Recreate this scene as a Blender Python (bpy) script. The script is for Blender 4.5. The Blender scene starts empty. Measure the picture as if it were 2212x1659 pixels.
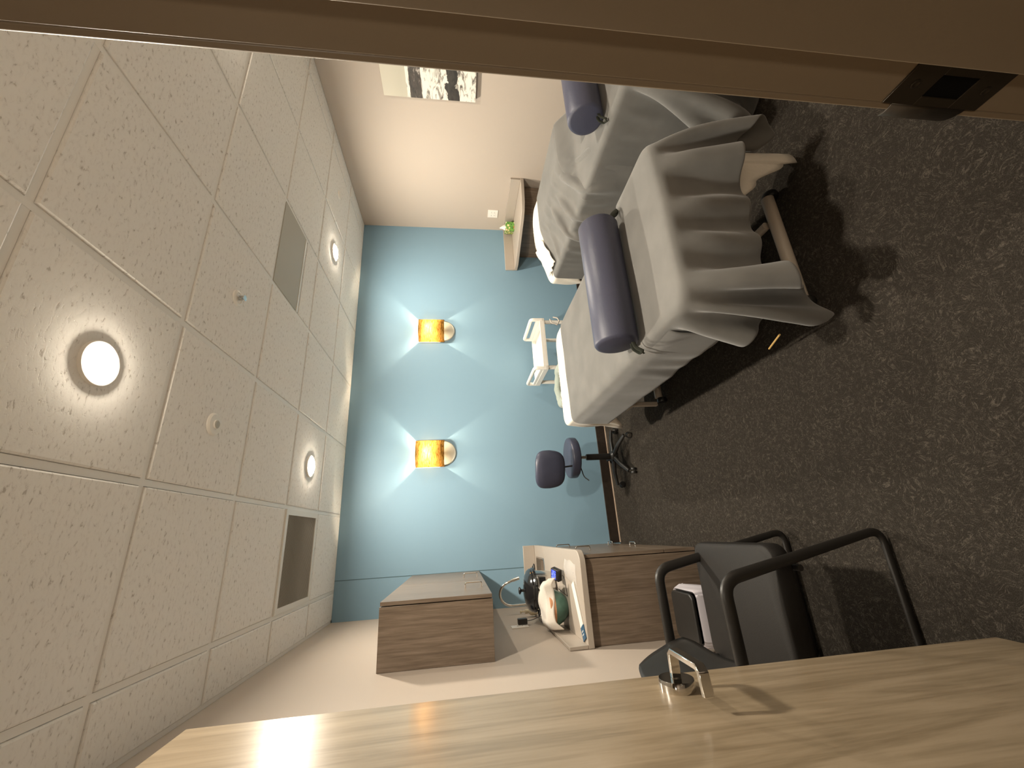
import bpy, math, random
import numpy as np
from mathutils import Vector, Matrix
from math import pi, sin, cos, radians as RAD
random.seed(7)
C = bpy.context.scene.collection
scn = bpy.context.scene

# ------------------------------------------------------------------ camera
def make_camera():
    yaw, pitch, roll = 0.3542, -0.1334, -0.0123
    f = Vector((sin(yaw)*cos(pitch), cos(yaw)*cos(pitch), sin(pitch)))
    r = Vector((cos(yaw), -sin(yaw), 0)); u = r.cross(f)
    r2 = cos(roll)*r + sin(roll)*u; u2 = -sin(roll)*r + cos(roll)*u
    X, Y, Z = -u2, r2, -f                      # the photograph lies on its side
    cam = bpy.data.cameras.new('camera'); o = bpy.data.objects.new('camera', cam); C.objects.link(o)
    o.matrix_world = Matrix(((X.x, Y.x, Z.x, .3757), (X.y, Y.y, Z.y, -3.9956), (X.z, Y.z, Z.z, 1.5163), (0, 0, 0, 1)))
    cam.sensor_fit = 'HORIZONTAL'; cam.sensor_width = 36; cam.lens = 880.3/2212*36
    cam.clip_start = .02
    scn.camera = o
make_camera()
# ------------------------------------------------------------------ world, exposure
w = bpy.data.worlds.new('world'); scn.world = w; w.use_nodes = True
w.node_tree.nodes['Background'].inputs[0].default_value = (1, .72, .45, 1)
w.node_tree.nodes['Background'].inputs[1].default_value = .02
vs = scn.view_settings; vs.view_transform = 'Standard'; vs.look = 'None'; vs.gamma = 1; vs.use_curve_mapping = False
vs.exposure = 0.68
WARM = (1, .91, .765)
P_DOWN = 22.5       # watts of each recessed ceiling lamp
P_SCONCE = 29.0
HC = 2.575          # ceiling
XL, XR = -.231, 3.862
YF = -3.728         # front wall, room side

# ------------------------------------------------------------------ materials
MAT = {}
def nodes(name):
    m = bpy.data.materials.new(name); m.use_nodes = True
    nt = m.node_tree; b = nt.nodes['Principled BSDF']; MAT[name] = m
    return m, nt, b
def N(nt, t, **k):
    n = nt.nodes.new(t)
    for a, v in k.items():
        if a in n.inputs: n.inputs[a].default_value = v
        else: setattr(n, a, v)
    return n
def bumpify(nt, b, h, s, d=.01):
    bp = N(nt, 'ShaderNodeBump', Strength=s, Distance=d)
    nt.links.new(h, bp.inputs['Height']); nt.links.new(bp.outputs[0], b.inputs['Normal'])
def coords(nt, sc=(1, 1, 1), rot=(0, 0, 0)):
    t = N(nt, 'ShaderNodeTexCoord'); m = N(nt, 'ShaderNodeMapping', Scale=sc, Rotation=rot)
    nt.links.new(t.outputs['Object'], m.inputs[0]); return m.outputs[0]
def noise(nt, vec, scale, detail=4, rough=.5, dist=0):
    n = N(nt, 'ShaderNodeTexNoise', Scale=scale, Detail=detail, Roughness=rough, Distortion=dist)
    nt.links.new(vec, n.inputs['Vector']); return n.outputs['Fac']
def ramp(nt, fac, stops):
    r = N(nt, 'ShaderNodeValToRGB'); e = r.color_ramp.elements
    while len(e) < len(stops): e.new(.5)
    for i, (p, c) in enumerate(stops): e[i].position = p; e[i].color = (*c, 1)
    nt.links.new(fac, r.inputs[0]); return r.outputs[0]
def plain(name, col, rough=.5, metal=0, spec=.5, nz=0, nscale=40, var=0, sheen=0, coat=0):
    m, nt, b = nodes(name)
    b.inputs['Base Color'].default_value = (*col, 1); b.inputs['Roughness'].default_value = rough
    b.inputs['Metallic'].default_value = metal; b.inputs['Specular IOR Level'].default_value = spec
    if sheen: b.inputs['Sheen Weight'].default_value = sheen; b.inputs['Sheen Roughness'].default_value = .5
    if coat: b.inputs['Coat Weight'].default_value = coat; b.inputs['Coat Roughness'].default_value = .1
    v = coords(nt); f = noise(nt, v, nscale)
    if var:
        c = ramp(nt, f, [(.3, tuple(x*(1-var) for x in col)), (.7, tuple(min(1, x*(1+var)) for x in col))])
        nt.links.new(c, b.inputs['Base Color'])
    if nz: bumpify(nt, b, f, nz, .002)
    return m
plain('wall_beige', (.495, .425, .362), .6, nz=.15, nscale=260, var=.015, spec=.3)
plain('wall_blue', (.215, .345, .445), .55, nz=.15, nscale=260, var=.015, spec=.3)
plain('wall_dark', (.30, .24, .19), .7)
plain('tbar', (.86, .845, .81), .45)
plain('white_plastic', (.82, .79, .73), .35)
plain('white_lamp_trim', (.85, .82, .76), .4)
plain('plate_grey', (.40, .42, .38), .5)
plain('hole_black', (.003, .0025, .002), .9, spec=.1)
plain('vent_grey', (.48, .465, .41), .6)
plain('baseboard', (.028, .020, .015), .4, var=.2, nscale=30)
plain('tan_strip', (.55, .42, .32), .6)
plain('jamb', (.21, .155, .10), .40, nz=.04, nscale=500, spec=.4)
plain('bronze', (.035, .026, .017), .38, metal=.6)
plain('steel', (.62, .60, .57), .22, metal=1)
plain('chrome', (.78, .76, .73), .08, metal=1)
plain('counter', (.42, .365, .31), .4, nz=.05, nscale=300, var=.03)
plain('black_gloss', (.012, .012, .013), .12, coat=.5)
plain('black_plastic', (.014, .013, .012), .4)
plain('black_metal', (.020, .018, .016), .38)
plain('chair_seat', (.016, .014, .0125), .62, spec=.28, nz=.3, nscale=400, var=.05)
plain('navy_vinyl', (.046, .050, .080), .36, nz=.2, nscale=300, var=.04)
plain('navy_bolster', (.050, .053, .086), .42, nz=.3, nscale=420, var=.05)
plain('strap_black', (.035, .040, .030), .7)
plain('sheet_white', (.71, .655, .57), .75, nz=.5, nscale=60, var=.02, sheen=.2)
plain('frame_cream', (.46, .40, .33), .4)
plain('wood_frame', (.25, .17, .10), .5)
plain('towel_cream', (.62, .57, .50), .9, nz=.9, nscale=260, var=.04, sheen=.3)
plain('sage_cloth', (.27, .31, .27), .85, nz=.5, nscale=90, var=.06, sheen=.3)
plain('bag_liner', (.55, .52, .56), .35)
plain('paper_white', (.80, .76, .70), .6)
plain('label_blue', (.025, .09, .17), .45)
plain('bottle_cream', (.66, .58, .42), .35)
plain('yellow_cable', (.62, .40, .14), .5)
plain('cable_white', (.52, .46, .40), .5)
plain('orange_clay', (.55, .27, .14), .7, nz=.3, nscale=50)
plain('green_glaze', (.07, .15, .12), .3, var=.4, nscale=12)
plain('tissue_white', (.85, .82, .76), .8)
plain('outlet_white', (.82, .78, .72), .4)
plain('outlet_slot', (.05, .04, .035), .6)
plain('lid_green', (.075, .22, .17), .35, var=.4, nscale=14)
plain('seam_dark', (.07, .13, .15), .7)
plain('table_vinyl', (.10, .09, .09), .5)

def fabric_grey():
    m, nt, b = nodes('blanket_grey'); v = coords(nt)
    f = noise(nt, v, 6, 3); g = noise(nt, v, 900, 2)
    c = ramp(nt, f, [(.3, (.122, .119, .112)), (.7, (.160, .155, .145))]); nt.links.new(c, b.inputs['Base Color'])
    b.inputs['Roughness'].default_value = .9; b.inputs['Specular IOR Level'].default_value = .15
    b.inputs['Sheen Weight'].default_value = .35; b.inputs['Sheen Roughness'].default_value = .45
    bumpify(nt, b, g, .25, .002)
fabric_grey()
def laminate():
    m, nt, b = nodes('laminate'); v = coords(nt, (60, 60, 3))
    f = noise(nt, v, 1.6, 5, .6, .4)
    c = ramp(nt, f, [(.25, (.115, .083, .058)), (.5, (.185, .138, .100)), (.75, (.265, .205, .155))]); nt.links.new(c, b.inputs['Base Color'])
    b.inputs['Roughness'].default_value = .33; bumpify(nt, b, f, .08, .003)
laminate()
def maple():
    m, nt, b = nodes('door_wood'); v = coords(nt, (5, 5, .55))
    f = noise(nt, v, 2.2, 6, .62, 1.4); v2 = coords(nt, (30, 30, 1.2)); g = noise(nt, v2, 3, 5, .6, .5)
    a = N(nt, 'ShaderNodeMath', operation='MULTIPLY_ADD'); nt.links.new(g, a.inputs[0]); a.inputs[1].default_value = .45; nt.links.new(f, a.inputs[2])
    c = ramp(nt, a.outputs[0], [(.50, (.20, .148, .090)), (.68, (.275, .210, .135)), (.80, (.325, .250, .165)), (.95, (.36, .28, .192))])
    nt.links.new(c, b.inputs['Base Color']); b.inputs['Roughness'].default_value = .30
    b.inputs['Coat Weight'].default_value = .25; b.inputs['Coat Roughness'].default_value = .12
    bumpify(nt, b, g, .04, .002)
maple()
def tile_mat():
    m, nt, b = nodes('ceiling_tile'); v = coords(nt, (1, 2.0, 1))
    f = noise(nt, v, 42, 6, .62, .5); big = noise(nt, v, 5, 2)
    c = ramp(nt, f, [(.33, (.56, .53, .49)), (.395, (.84, .82, .79)), (.5, (.89, .875, .845)), (1, (.91, .89, .86))])
    nt.links.new(c, b.inputs['Base Color']); b.inputs['Roughness'].default_value = .9; b.inputs['Specular IOR Level'].default_value = .1
    r2 = ramp(nt, f, [(.30, (0, 0, 0)), (.44, (.8, .8, .8)), (.8, (1, 1, 1))]); bumpify(nt, b, r2, .25, .004)
tile_mat()
def carpet():
    m, nt, b = nodes('carpet'); v = coords(nt, (1, 1, 1))
    d = N(nt, 'ShaderNodeTexNoise', Scale=7.0, Detail=2); nt.links.new(v, d.inputs['Vector'])
    mx = N(nt, 'ShaderNodeVectorMath', operation='MULTIPLY_ADD'); nt.links.new(d.outputs['Color'], mx.inputs[0]); mx.inputs[1].default_value = (.22, .22, 0); nt.links.new(v, mx.inputs[2])
    def ridge(sc, stretch):
        mp = N(nt, 'ShaderNodeMapping', Scale=stretch); nt.links.new(mx.outputs[0], mp.inputs[0])
        n = noise(nt, mp.outputs[0], sc, 2, .5, .8)
        s = N(nt, 'ShaderNodeMath', operation='SUBTRACT'); nt.links.new(n, s.inputs[0]); s.inputs[1].default_value = .5
        a = N(nt, 'ShaderNodeMath', operation='ABSOLUTE'); nt.links.new(s.outputs[0], a.inputs[0])
        r = N(nt, 'ShaderNodeMapRange'); nt.links.new(a.outputs[0], r.inputs[0]); r.inputs[1].default_value = .0; r.inputs[2].default_value = .035; r.inputs[3].default_value = 1; r.inputs[4].default_value = 0
        return r.outputs[0]
    r1 = ridge(105, (1, .42, 1)); r2 = ridge(92, (.42, 1, 1))
    mxr = N(nt, 'ShaderNodeMath', operation='MAXIMUM'); nt.links.new(r1, mxr.inputs[0]); nt.links.new(r2, mxr.inputs[1])
    fine = noise(nt, v, 330, 3, .7)
    gate = ramp(nt, noise(nt, v, 75, 3, .6), [(.40, (0, 0, 0)), (.58, (1, 1, 1))])
    gm = N(nt, 'ShaderNodeMath', operation='MULTIPLY'); nt.links.new(mxr.outputs[0], gm.inputs[0]); nt.links.new(gate, gm.inputs[1]); mxr = gm
    mu = N(nt, 'ShaderNodeMath', operation='MULTIPLY'); nt.links.new(mxr.outputs[0], mu.inputs[0]); nt.links.new(fine, mu.inputs[1])
    ad = N(nt, 'ShaderNodeMath', operation='MULTIPLY_ADD'); nt.links.new(fine, ad.inputs[0]); ad.inputs[1].default_value = .5; nt.links.new(mu.outputs[0], ad.inputs[2])
    c = ramp(nt, ad.outputs[0], [(.14, (.029, .025, .020)), (.32, (.056, .048, .040)), (.56, (.090, .077, .064)), (.85, (.140, .120, .100))])
    nt.links.new(c, b.inputs['Base Color']); b.inputs['Roughness'].default_value = 1; b.inputs['Specular IOR Level'].default_value = .05
    bumpify(nt, b, fine, .8, .012)
carpet()
def shade_mat():
    m, nt, b = nodes('amber_shade'); out = nt.nodes['Material Output']; v = coords(nt, (9, 9, 55))
    f = noise(nt, v, 2, 4, .6, 1.0); c = ramp(nt, f, [(.38, (.13, .065, .015)), (.5, (.27, .165, .055)), (.66, (.34, .225, .09))])
    t = N(nt, 'ShaderNodeBsdfTranslucent'); d = N(nt, 'ShaderNodeBsdfDiffuse'); tr = N(nt, 'ShaderNodeBsdfTransparent')
    for n in (t, d): nt.links.new(c, n.inputs['Color'])
    tr.inputs[0].default_value = (1, .85, .55, 1)
    m1 = N(nt, 'ShaderNodeMixShader'); m1.inputs[0].default_value = .30; nt.links.new(t.outputs[0], m1.inputs[1]); nt.links.new(d.outputs[0], m1.inputs[2])
    m2 = N(nt, 'ShaderNodeMixShader'); m2.inputs[0].default_value = .07; nt.links.new(m1.outputs[0], m2.inputs[1]); nt.links.new(tr.outputs[0], m2.inputs[2])
    nt.links.new(m2.outputs[0], out.inputs[0])
shade_mat()
def emis(name, col, s):
    m, nt, b = nodes(name); b.inputs['Base Color'].default_value = (*col, 1)
    b.inputs['Emission Color'].default_value = (*col, 1); b.inputs['Emission Strength'].default_value = s
emis('lamp_glow', (1, .88, .70), 170); emis('bulb_glow', (1, .80, .5), 40)
def lcd():
    m, nt, b = nodes('lcd_blue'); v = coords(nt, (1, 1, 1)); f = noise(nt, v, 160, 1)
    c = ramp(nt, f, [(.40, (.02, .03, .5)), (.50, (.06, .12, 1)), (.62, (.35, .42, 1))]); nt.links.new(c, b.inputs['Emission Color'])
    b.inputs['Emission Strength'].default_value = .8; b.inputs['Base Color'].default_value = (.02, .03, .2, 1)
lcd()
def glassy():
    m, nt, b = nodes('clear_film'); b.inputs['Base Color'].default_value = (.95, .93, .9, 1); b.inputs['Roughness'].default_value = .12
    b.inputs['Alpha'].default_value = .28
glassy()
def vent_mat():
    m, nt, b = nodes('vent_perforated'); v = coords(nt, (1, 1, 1))
    w1 = N(nt, 'ShaderNodeTexWave', Scale=26, Distortion=0); nt.links.new(v, w1.inputs[0]); w1.bands_direction = 'Y'
    c = ramp(nt, w1.outputs['Fac'], [(.2, (.58, .54, .50)), (.8, (.74, .70, .65))]); nt.links.new(c, b.inputs['Base Color']); b.inputs['Roughness'].default_value = .6
vent_mat()
def floral():
    m, nt, b = nodes('floral_print'); v = coords(nt); vo = N(nt, 'ShaderNodeTexVoronoi', Scale=34); nt.links.new(v, vo.inputs[0])
    sx = N(nt, 'ShaderNodeSeparateColor'); nt.links.new(vo.outputs['Color'], sx.inputs[0])
    c1 = ramp(nt, sx.outputs[0], [(.0, (.75, .55, .10)), (.3, (.85, .82, .6)), (.55, (.80, .16, .04)), (.62, (.08, .22, .03)), (1, (.16, .36, .06))])
    g = ramp(nt, noise(nt, v, 60, 3), [(.4, (.06, .20, .03)), (.6, (.18, .38, .07))])
    th = N(nt, 'ShaderNodeMath', operation='LESS_THAN'); nt.links.new(vo.outputs['Distance'], th.inputs[0]); th.inputs[1].default_value = .42
    mx = N(nt, 'ShaderNodeMix', data_type='RGBA'); nt.links.new(th.outputs[0], mx.inputs[0]); nt.links.new(g, mx.inputs[6]); nt.links.new(c1, mx.inputs[7])
    nt.links.new(mx.outputs[2], b.inputs['Base Color']); b.inputs['Roughness'].default_value = .5
floral()
def seascape():
    m, nt, b = nodes('wave_print'); t = N(nt, 'ShaderNodeTexCoord'); s = N(nt, 'ShaderNodeSeparateXYZ'); nt.links.new(t.outputs['Object'], s.inputs[0])
    z = s.outputs['Z']      # local z 0..0.75 from the bottom
    mp = N(nt, 'ShaderNodeMapping', Scale=(1, 3.2, 11)); nt.links.new(t.outputs['Object'], mp.inputs[0])
    f = noise(nt, mp.outputs[0], 2.4, 6, .65, 1.2)
    mp2 = N(nt, 'ShaderNodeMapping', Scale=(1, 5, 9)); nt.links.new(t.outputs['Object'], mp2.inputs[0]); f2 = noise(nt, mp2.outputs[0], 1.2, 5, .6, .6)
    foam = ramp(nt, f, [(.34, (.03, .025, .02)), (.43, (.35, .32, .28)), (.50, (.80, .76, .68)), (1, (.86, .82, .74))])
    dark = ramp(nt, f, [(.35, (.02, .016, .013)), (.58, (.07, .055, .045)), (.72, (.55, .5, .45))])
    rock = ramp(nt, f, [(.3, (.012, .01, .008)), (.7, (.05, .042, .034))])
    sky = ramp(nt, z, [(.0, (.62, .57, .48)), (.60, (.50, .47, .38)), (.75, (.60, .56, .46))])
    def band(lo, hi, wob):
        a = N(nt, 'ShaderNodeMath', operation='MULTIPLY_ADD'); nt.links.new(f2, a.inputs[0]); a.inputs[1].default_value = wob; nt.links.new(z, a.inputs[2])
        g1 = N(nt, 'ShaderNodeMath', operation='GREATER_THAN'); nt.links.new(a.outputs[0], g1.inputs[0]); g1.inputs[1].default_value = lo+wob*.5
        g2 = N(nt, 'ShaderNodeMath', operation='LESS_THAN'); nt.links.new(a.outputs[0], g2.inputs[0]); g2.inputs[1].default_value = hi+wob*.5
        mm = N(nt, 'ShaderNodeMath', operation='MULTIPLY'); nt.links.new(g1.outputs[0], mm.inputs[0]); nt.links.new(g2.outputs[0], mm.inputs[1]); return mm.outputs[0]
    def mix(fac, a, bb):
        mx = N(nt, 'ShaderNodeMix', data_type='RGBA'); nt.links.new(fac, mx.inputs[0]); nt.links.new(a, mx.inputs[6]); nt.links.new(bb, mx.inputs[7]); return mx.outputs[2]
    c = mix(band(.44, .535, .02), foam, dark); c = mix(band(.17, .235, .20), c, rock); c = mix(band(.56, 2, .02), c, sky)
    nt.links.new(c, b.inputs['Base Color']); b.inputs['Roughness'].default_value = .6
seascape()
plain('canvas_side', (.16, .12, .09), .7)

# ------------------------------------------------------------------ mesh builder
W = {}
def world_of(o): return W.get(o.name, Matrix.Identity(4))
class MB:
    def __init__(s): s.v = []; s.f = []
    def add(s, vs, fs):
        n = len(s.v); s.v += [Vector(v) for v in vs]; s.f += [tuple(i+n for i in f) for f in fs]; return s
    def box(s, a, b):
        x0, y0, z0 = a; x1, y1, z1 = b
        x0, x1 = sorted((x0, x1)); y0, y1 = sorted((y0, y1)); z0, z1 = sorted((z0, z1))
        v = [(x, y, z) for z in (z0, z1) for y in (y0, y1) for x in (x0, x1)]
        return s.add(v, [(0, 2, 3, 1), (4, 5, 7, 6), (0, 1, 5, 4), (2, 6, 7, 3), (0, 4, 6, 2), (1, 3, 7, 5)])
    def obox(s, c, ax, ay, az):
        c, ax, ay, az = map(Vector, (c, ax, ay, az))
        v = [c+i*ax+j*ay+k*az for k in (-1, 1) for j in (-1, 1) for i in (-1, 1)]
        return s.add(v, [(0, 2, 3, 1), (4, 5, 7, 6), (0, 1, 5, 4), (2, 6, 7, 3), (0, 4, 6, 2), (1, 3, 7, 5)])
    def tube(s, pts, r, seg=16, rr=None, flat=1.0, up=(0, 0, 1), cap=True):
        pts = [Vector(p) for p in pts]; n = len(pts); rings = []
        for i, p in enumerate(pts):
            t = (pts[min(i+1, n-1)]-pts[max(i-1, 0)]).normalized()
            a = Vector(up).cross(t)
            if a.length < 1e-3: a = Vector((1, 0, 0)).cross(t)
            if a.length < 1e-3: a = Vector((0, 1, 0)).cross(t)
            a.normalize(); b = t.cross(a); ri = rr[i] if rr else r
            rings.append([p+ri*(cos(2*pi*k/seg)*a+flat*sin(2*pi*k/seg)*b) for k in range(seg)])
        return s.rings(rings, cap)
    def rings(s, rings, cap=True, closed=True):
        n0 = len(s.v); m = len(rings[0])
        for r in rings: s.v += [Vector(p) for p in r]
        for i in range(len(rings)-1):
            for k in range(m if closed else m-1):
                k2 = (k+1) % m; s.f.append((n0+i*m+k, n0+i*m+k2, n0+(i+1)*m+k2, n0+(i+1)*m+k))
        if cap:
            s.f.append(tuple(n0+k for k in reversed(range(m)))); s.f.append(tuple(n0+(len(rings)-1)*m+k for k in range(m)))
        return s
    def lathe(s, prof, c, axis=(0, 0, 1), seg=40, cap=True):
        ax = Vector(axis).normalized(); a = ax.orthogonal().normalized(); b = ax.cross(a); c = Vector(c)
        return s.rings([[c+h*ax+r*(cos(2*pi*k/seg)*a+sin(2*pi*k/seg)*b) for k in range(seg)] for r, h in prof], cap)
    def prism(s, poly, z0, z1, plane='xy', off=None):
        def P(a, b, h): return {'xy': (a, b, h), 'xz': (a, h, b), 'yz': (h, a, b)}[plane]
        n = len(poly); v = [P(a, b, z0) for a, b in poly]+[P(a, b, z1) for a, b in poly]
        fs = [tuple(reversed(range(n))), tuple(range(n, 2*n))]+[(i, (i+1) % n, n+(i+1) % n, n+i) for i in range(n)]
        return s.add(v, fs)
    def grid(s, rows):
        n0 = len(s.v); m = len(rows[0])
        for r in rows: s.v += [Vector(p) for p in r]
        for i in range(len(rows)-1):
            for k in range(m-1): s.f.append((n0+i*m+k, n0+i*m+k+1, n0+(i+1)*m+k+1, n0+(i+1)*m+k))
        return s
    def build(s, name, mat, parent=None, bevel=0, seg=2, smooth=30, solid=0, weld=0, sub=0):
        import bmesh
        me = bpy.data.meshes.new(name); vs = s.v
        if parent is not None:
            inv = world_of(parent).inverted(); vs = [inv @ v for v in vs]; loc = None
        else:
            lo = [min(v[i] for v in vs) for i in range(3)]; hi = [max(v[i] for v in vs) for i in range(3)]
            loc = Vector(((lo[0]+hi[0])/2, (lo[1]+hi[1])/2, lo[2])); vs = [v-loc for v in vs]
        me.from_pydata([tuple(v) for v in vs], [], s.f); me.update()
        bm = bmesh.new(); bm.from_mesh(me)
        if weld: bmesh.ops.remove_doubles(bm, verts=bm.verts, dist=weld)
        bmesh.ops.recalc_face_normals(bm, faces=bm.faces); bm.to_mesh(me); bm.free()
        if smooth:
            for p in me.polygons: p.use_smooth = True
            me.set_sharp_from_angle(angle=RAD(smooth))
        o = bpy.data.objects.new(name, me); C.objects.link(o)
        me.materials.append(MAT[mat] if isinstance(mat, str) else mat)
        if parent is not None: o.parent = parent; W[o.name] = world_of(parent)
        else: o.location = loc; W[o.name] = Matrix.Translation(loc)
        if solid:
            md = o.modifiers.new('solid', 'SOLIDIFY'); md.thickness = solid; md.offset = -1
        if bevel:
            md = o.modifiers.new('bevel', 'BEVEL'); md.width = bevel; md.segments = seg; md.limit_method = 'ANGLE'; md.angle_limit = RAD(40)
            md.harden_normals = False
        if sub:
            md = o.modifiers.new('sub', 'SUBSURF'); md.levels = sub; md.render_levels = sub
        return o
def tag(o, label=None, cat=None, group=None, kind=None):
    if label: o['label'] = label
    if cat: o['category'] = cat
    if group: o['group'] = group
    if kind: o['kind'] = kind
    return o
def thing(name, loc, label, cat, group=None, rz=0):
    o = bpy.data.objects.new(name, None); C.objects.link(o); o.location = loc; o.rotation_euler = (0, 0, rz); o.empty_display_size = .1
    W[o.name] = Matrix.Translation(loc) @ Matrix.Rotation(rz, 4, 'Z')
    return tag(o, label, cat, group)
def struct(mb, name, mat, label, cat, **k):
    return tag(mb.build(name, mat, **k), label, cat, kind='structure')
def lamp(name, typ, loc, energy, color, parent, **k):
    l = bpy.data.lights.new(name, typ); l.energy = energy; l.color = color
    for a, v in k.items(): setattr(l, a, v)
    o = bpy.data.objects.new(name, l); C.objects.link(o); o.parent = parent; o.location = world_of(parent).inverted() @ Vector(loc)
    return o
def arc(c, r, a0, a1, n, plane):
    out = []
    for i in range(n+1):
        a = a0+(a1-a0)*i/n; p, q = r*cos(a), r*sin(a)
        out.append(Vector(c)+Vector({'xz': (p, 0, q), 'xy': (p, q, 0), 'yz': (0, p, q)}[plane]))
    return out
def fillet(pts, r, n=5):
    pts = [Vector(p) for p in pts]; out = [pts[0]]
    for i in range(1, len(pts)-1):
        a = (pts[i-1]-pts[i]); b = (pts[i+1]-pts[i]); ra = min(r, a.length*.49, b.length*.49)
        p0 = pts[i]+a.normalized()*ra; p1 = pts[i]+b.normalized()*ra
        for k in range(n+1):
            t = k/n; out.append((1-t)**2*p0+2*t*(1-t)*pts[i]+t*t*p1)
    out.append(pts[-1]); return out
def rrect(x0, x1, y0, y1, r, n=6):
    out = []
    for cx, cy, a in ((x1-r, y0+r, -90), (x1-r, y1-r, 0), (x0+r, y1-r, 90), (x0+r, y0+r, 180)):
        for k in range(n+1):
            t = RAD(a+90*k/n); out.append((cx+r*cos(t), cy+r*sin(t)))
    return out

# ------------------------------------------------------------------ room shell
struct(MB().box((XL-.4, -5.6, -.06), (XR+.1, .1, 0)), 'floor', 'carpet', 'dark grey brown patterned carpet floor', 'floor', smooth=0)
struct(MB().box((XL-.1, 0, 0), (XR+.1, .1, HC+.05)), 'wall_back', 'wall_blue', 'blue painted back wall behind the two sconces', 'wall', smooth=0)
struct(MB().box((XL-.1, YF, 0), (XL, 0, HC+.05)), 'wall_left', 'wall_beige', 'beige left wall beside the cabinets', 'wall', smooth=0)
struct(MB().box((XR, YF, 0), (XR+.1, 0, HC+.05)), 'wall_right', 'wall_beige', 'beige right wall with the canvas print', 'wall', smooth=0)
JX, JL = .82, -.075
wf = MB()
wf.box((JX+.02, YF-.125, 0), (XR+.1, YF, HC+.05)); wf.box((XL-.1, YF-.125, 0), (JL-.02, YF, HC+.05)); wf.box((JL-.02, YF-.125, 2.15), (JX+.02, YF, HC+.05))
struct(wf, 'wall_front', 'wall_beige', 'beige front wall around the doorway', 'wall', smooth=0)
cw = MB(); cw.box((XL-.5, -5.6, 0), (XL-.4, YF-.125, HC)); cw.box((XR, -5.6, 0), (XR+.1, YF-.125, HC)); cw.box((XL-.5, -5.7, 0), (XR+.1, -5.6, HC))
struct(cw, 'wall_corridor', 'wall_dark', 'plain corridor walls outside the room', 'wall', smooth=0)
struct(MB().box((XL-.5, -5.7, HC), (XR+.1, YF-.125, HC+.05)), 'ceiling_corridor', 'wall_dark', 'plain corridor ceiling outside the room', 'ceiling', smooth=0)
# suspended ceiling: grid bars at HC, tegular tiles dropped slightly below them
T = .6096; Y1 = -1.0211*T
xs = [XL]+[i*T for i in range(0, 7)]+[XR]; ys = [0]
y = Y1
while y > YF+.05: ys.append(y); y -= T
ys.append(YF)
tm = MB()
DIFF, RET = (3, 2), (0, 1)
for i in range(len(xs)-1):
    for j in range(len(ys)-1):
        x0, x1, ya, yb = xs[i], xs[i+1], ys[j+1], ys[j]
        if i-1 == 3 and j == 2: x0, x1, ya, yb = x0, x1, ya+.385, yb          # strip beside the flat diffuser
        if i-1 == 0 and j == 1: continue                                       # return grille
        g = .0128
        a0 = x0+(g if x0 > XL else .018); a1 = x1-(g if x1 < XR else .018); b0 = ya+(g if ya > YF else .018); b1 = yb-(g if yb < 0 else .018)
        e = .006
        zt, zb = HC+.004, HC-.0065
        v = [(a0, b0, zt), (a1, b0, zt), (a1, b1, zt), (a0, b1, zt), (a0+.001, b0+.001, zb+.003), (a1-.001, b0+.001, zb+.003), (a1-.001, b1-.001, zb+.003), (a0+.001, b1-.001, zb+.003),
             (a0+e, b0+e, zb), (a1-e, b0+e, zb), (a1-e, b1-e, zb), (a0+e, b1-e, zb)]
        tm.add(v, [(0, 1, 5, 4), (1, 2, 6, 5), (2, 3, 7, 6), (3, 0, 4, 7), (4, 5, 9, 8), (5, 6, 10, 9), (6, 7, 11, 10), (7, 4, 8, 11), (8, 9, 10, 11)])
tm.box((XL-.1, YF-.1, HC+.03), (XR+.1, .1, HC+.06))
struct(tm, 'ceiling', 'ceiling_tile', 'suspended ceiling of square fissured tiles', 'ceiling', smooth=0)
tb = MB()
for x in xs[1:-1]: tb.box((x-.0115, YF, HC), (x+.0115, 0, HC+.012))
for yy in ys[1:-1]: tb.box((XL, yy-.0115, HC+.0005), (XR, yy+.0115, HC+.012))
for b in (((XL, YF, HC-.002), (XL+.02, 0, HC+.012)), ((XR-.02, YF, HC-.002), (XR, 0, HC+.012)), ((XL, -.02, HC-.002), (XR, 0, HC+.012)), ((XL, YF, HC-.002), (XR, YF+.02, HC+.012))): tb.box(*b)
struct(tb, 'trim_1', 'tbar', 'white metal grid bars between the ceiling tiles', 'ceiling grid', smooth=0)
# baseboards
for nm, a, b in (('baseboard_back', (.24, -.010, .004), (XR, 0, .102)), ('baseboard_right', (XR-.010, YF, .004), (XR, -.01, .102)), ('baseboard_left', (XL, YF, .004), (XL+.010, -1.5, .102)), ('baseboard_front', (JX+.1, YF, .004), (XR-.01, YF+.010, .102))):
    struct(MB().box(a, b), nm, 'baseboard', 'dark brown baseboard along the '+nm.split('_')[1]+' wall', 'baseboard', bevel=.002)
struct(MB().box((.24, -.016, 0), (XR, -.0105, .009)), 'trim_2', 'tan_strip', 'thin tan strip where the carpet meets the back baseboard', 'trim', smooth=0)
struct(MB().box((.0795, -.0015, .94), (.0845, 0, HC)), 'trim_3', 'seam_dark', 'thin dark vertical seam in the blue wall', 'wall seam', smooth=0)
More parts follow.
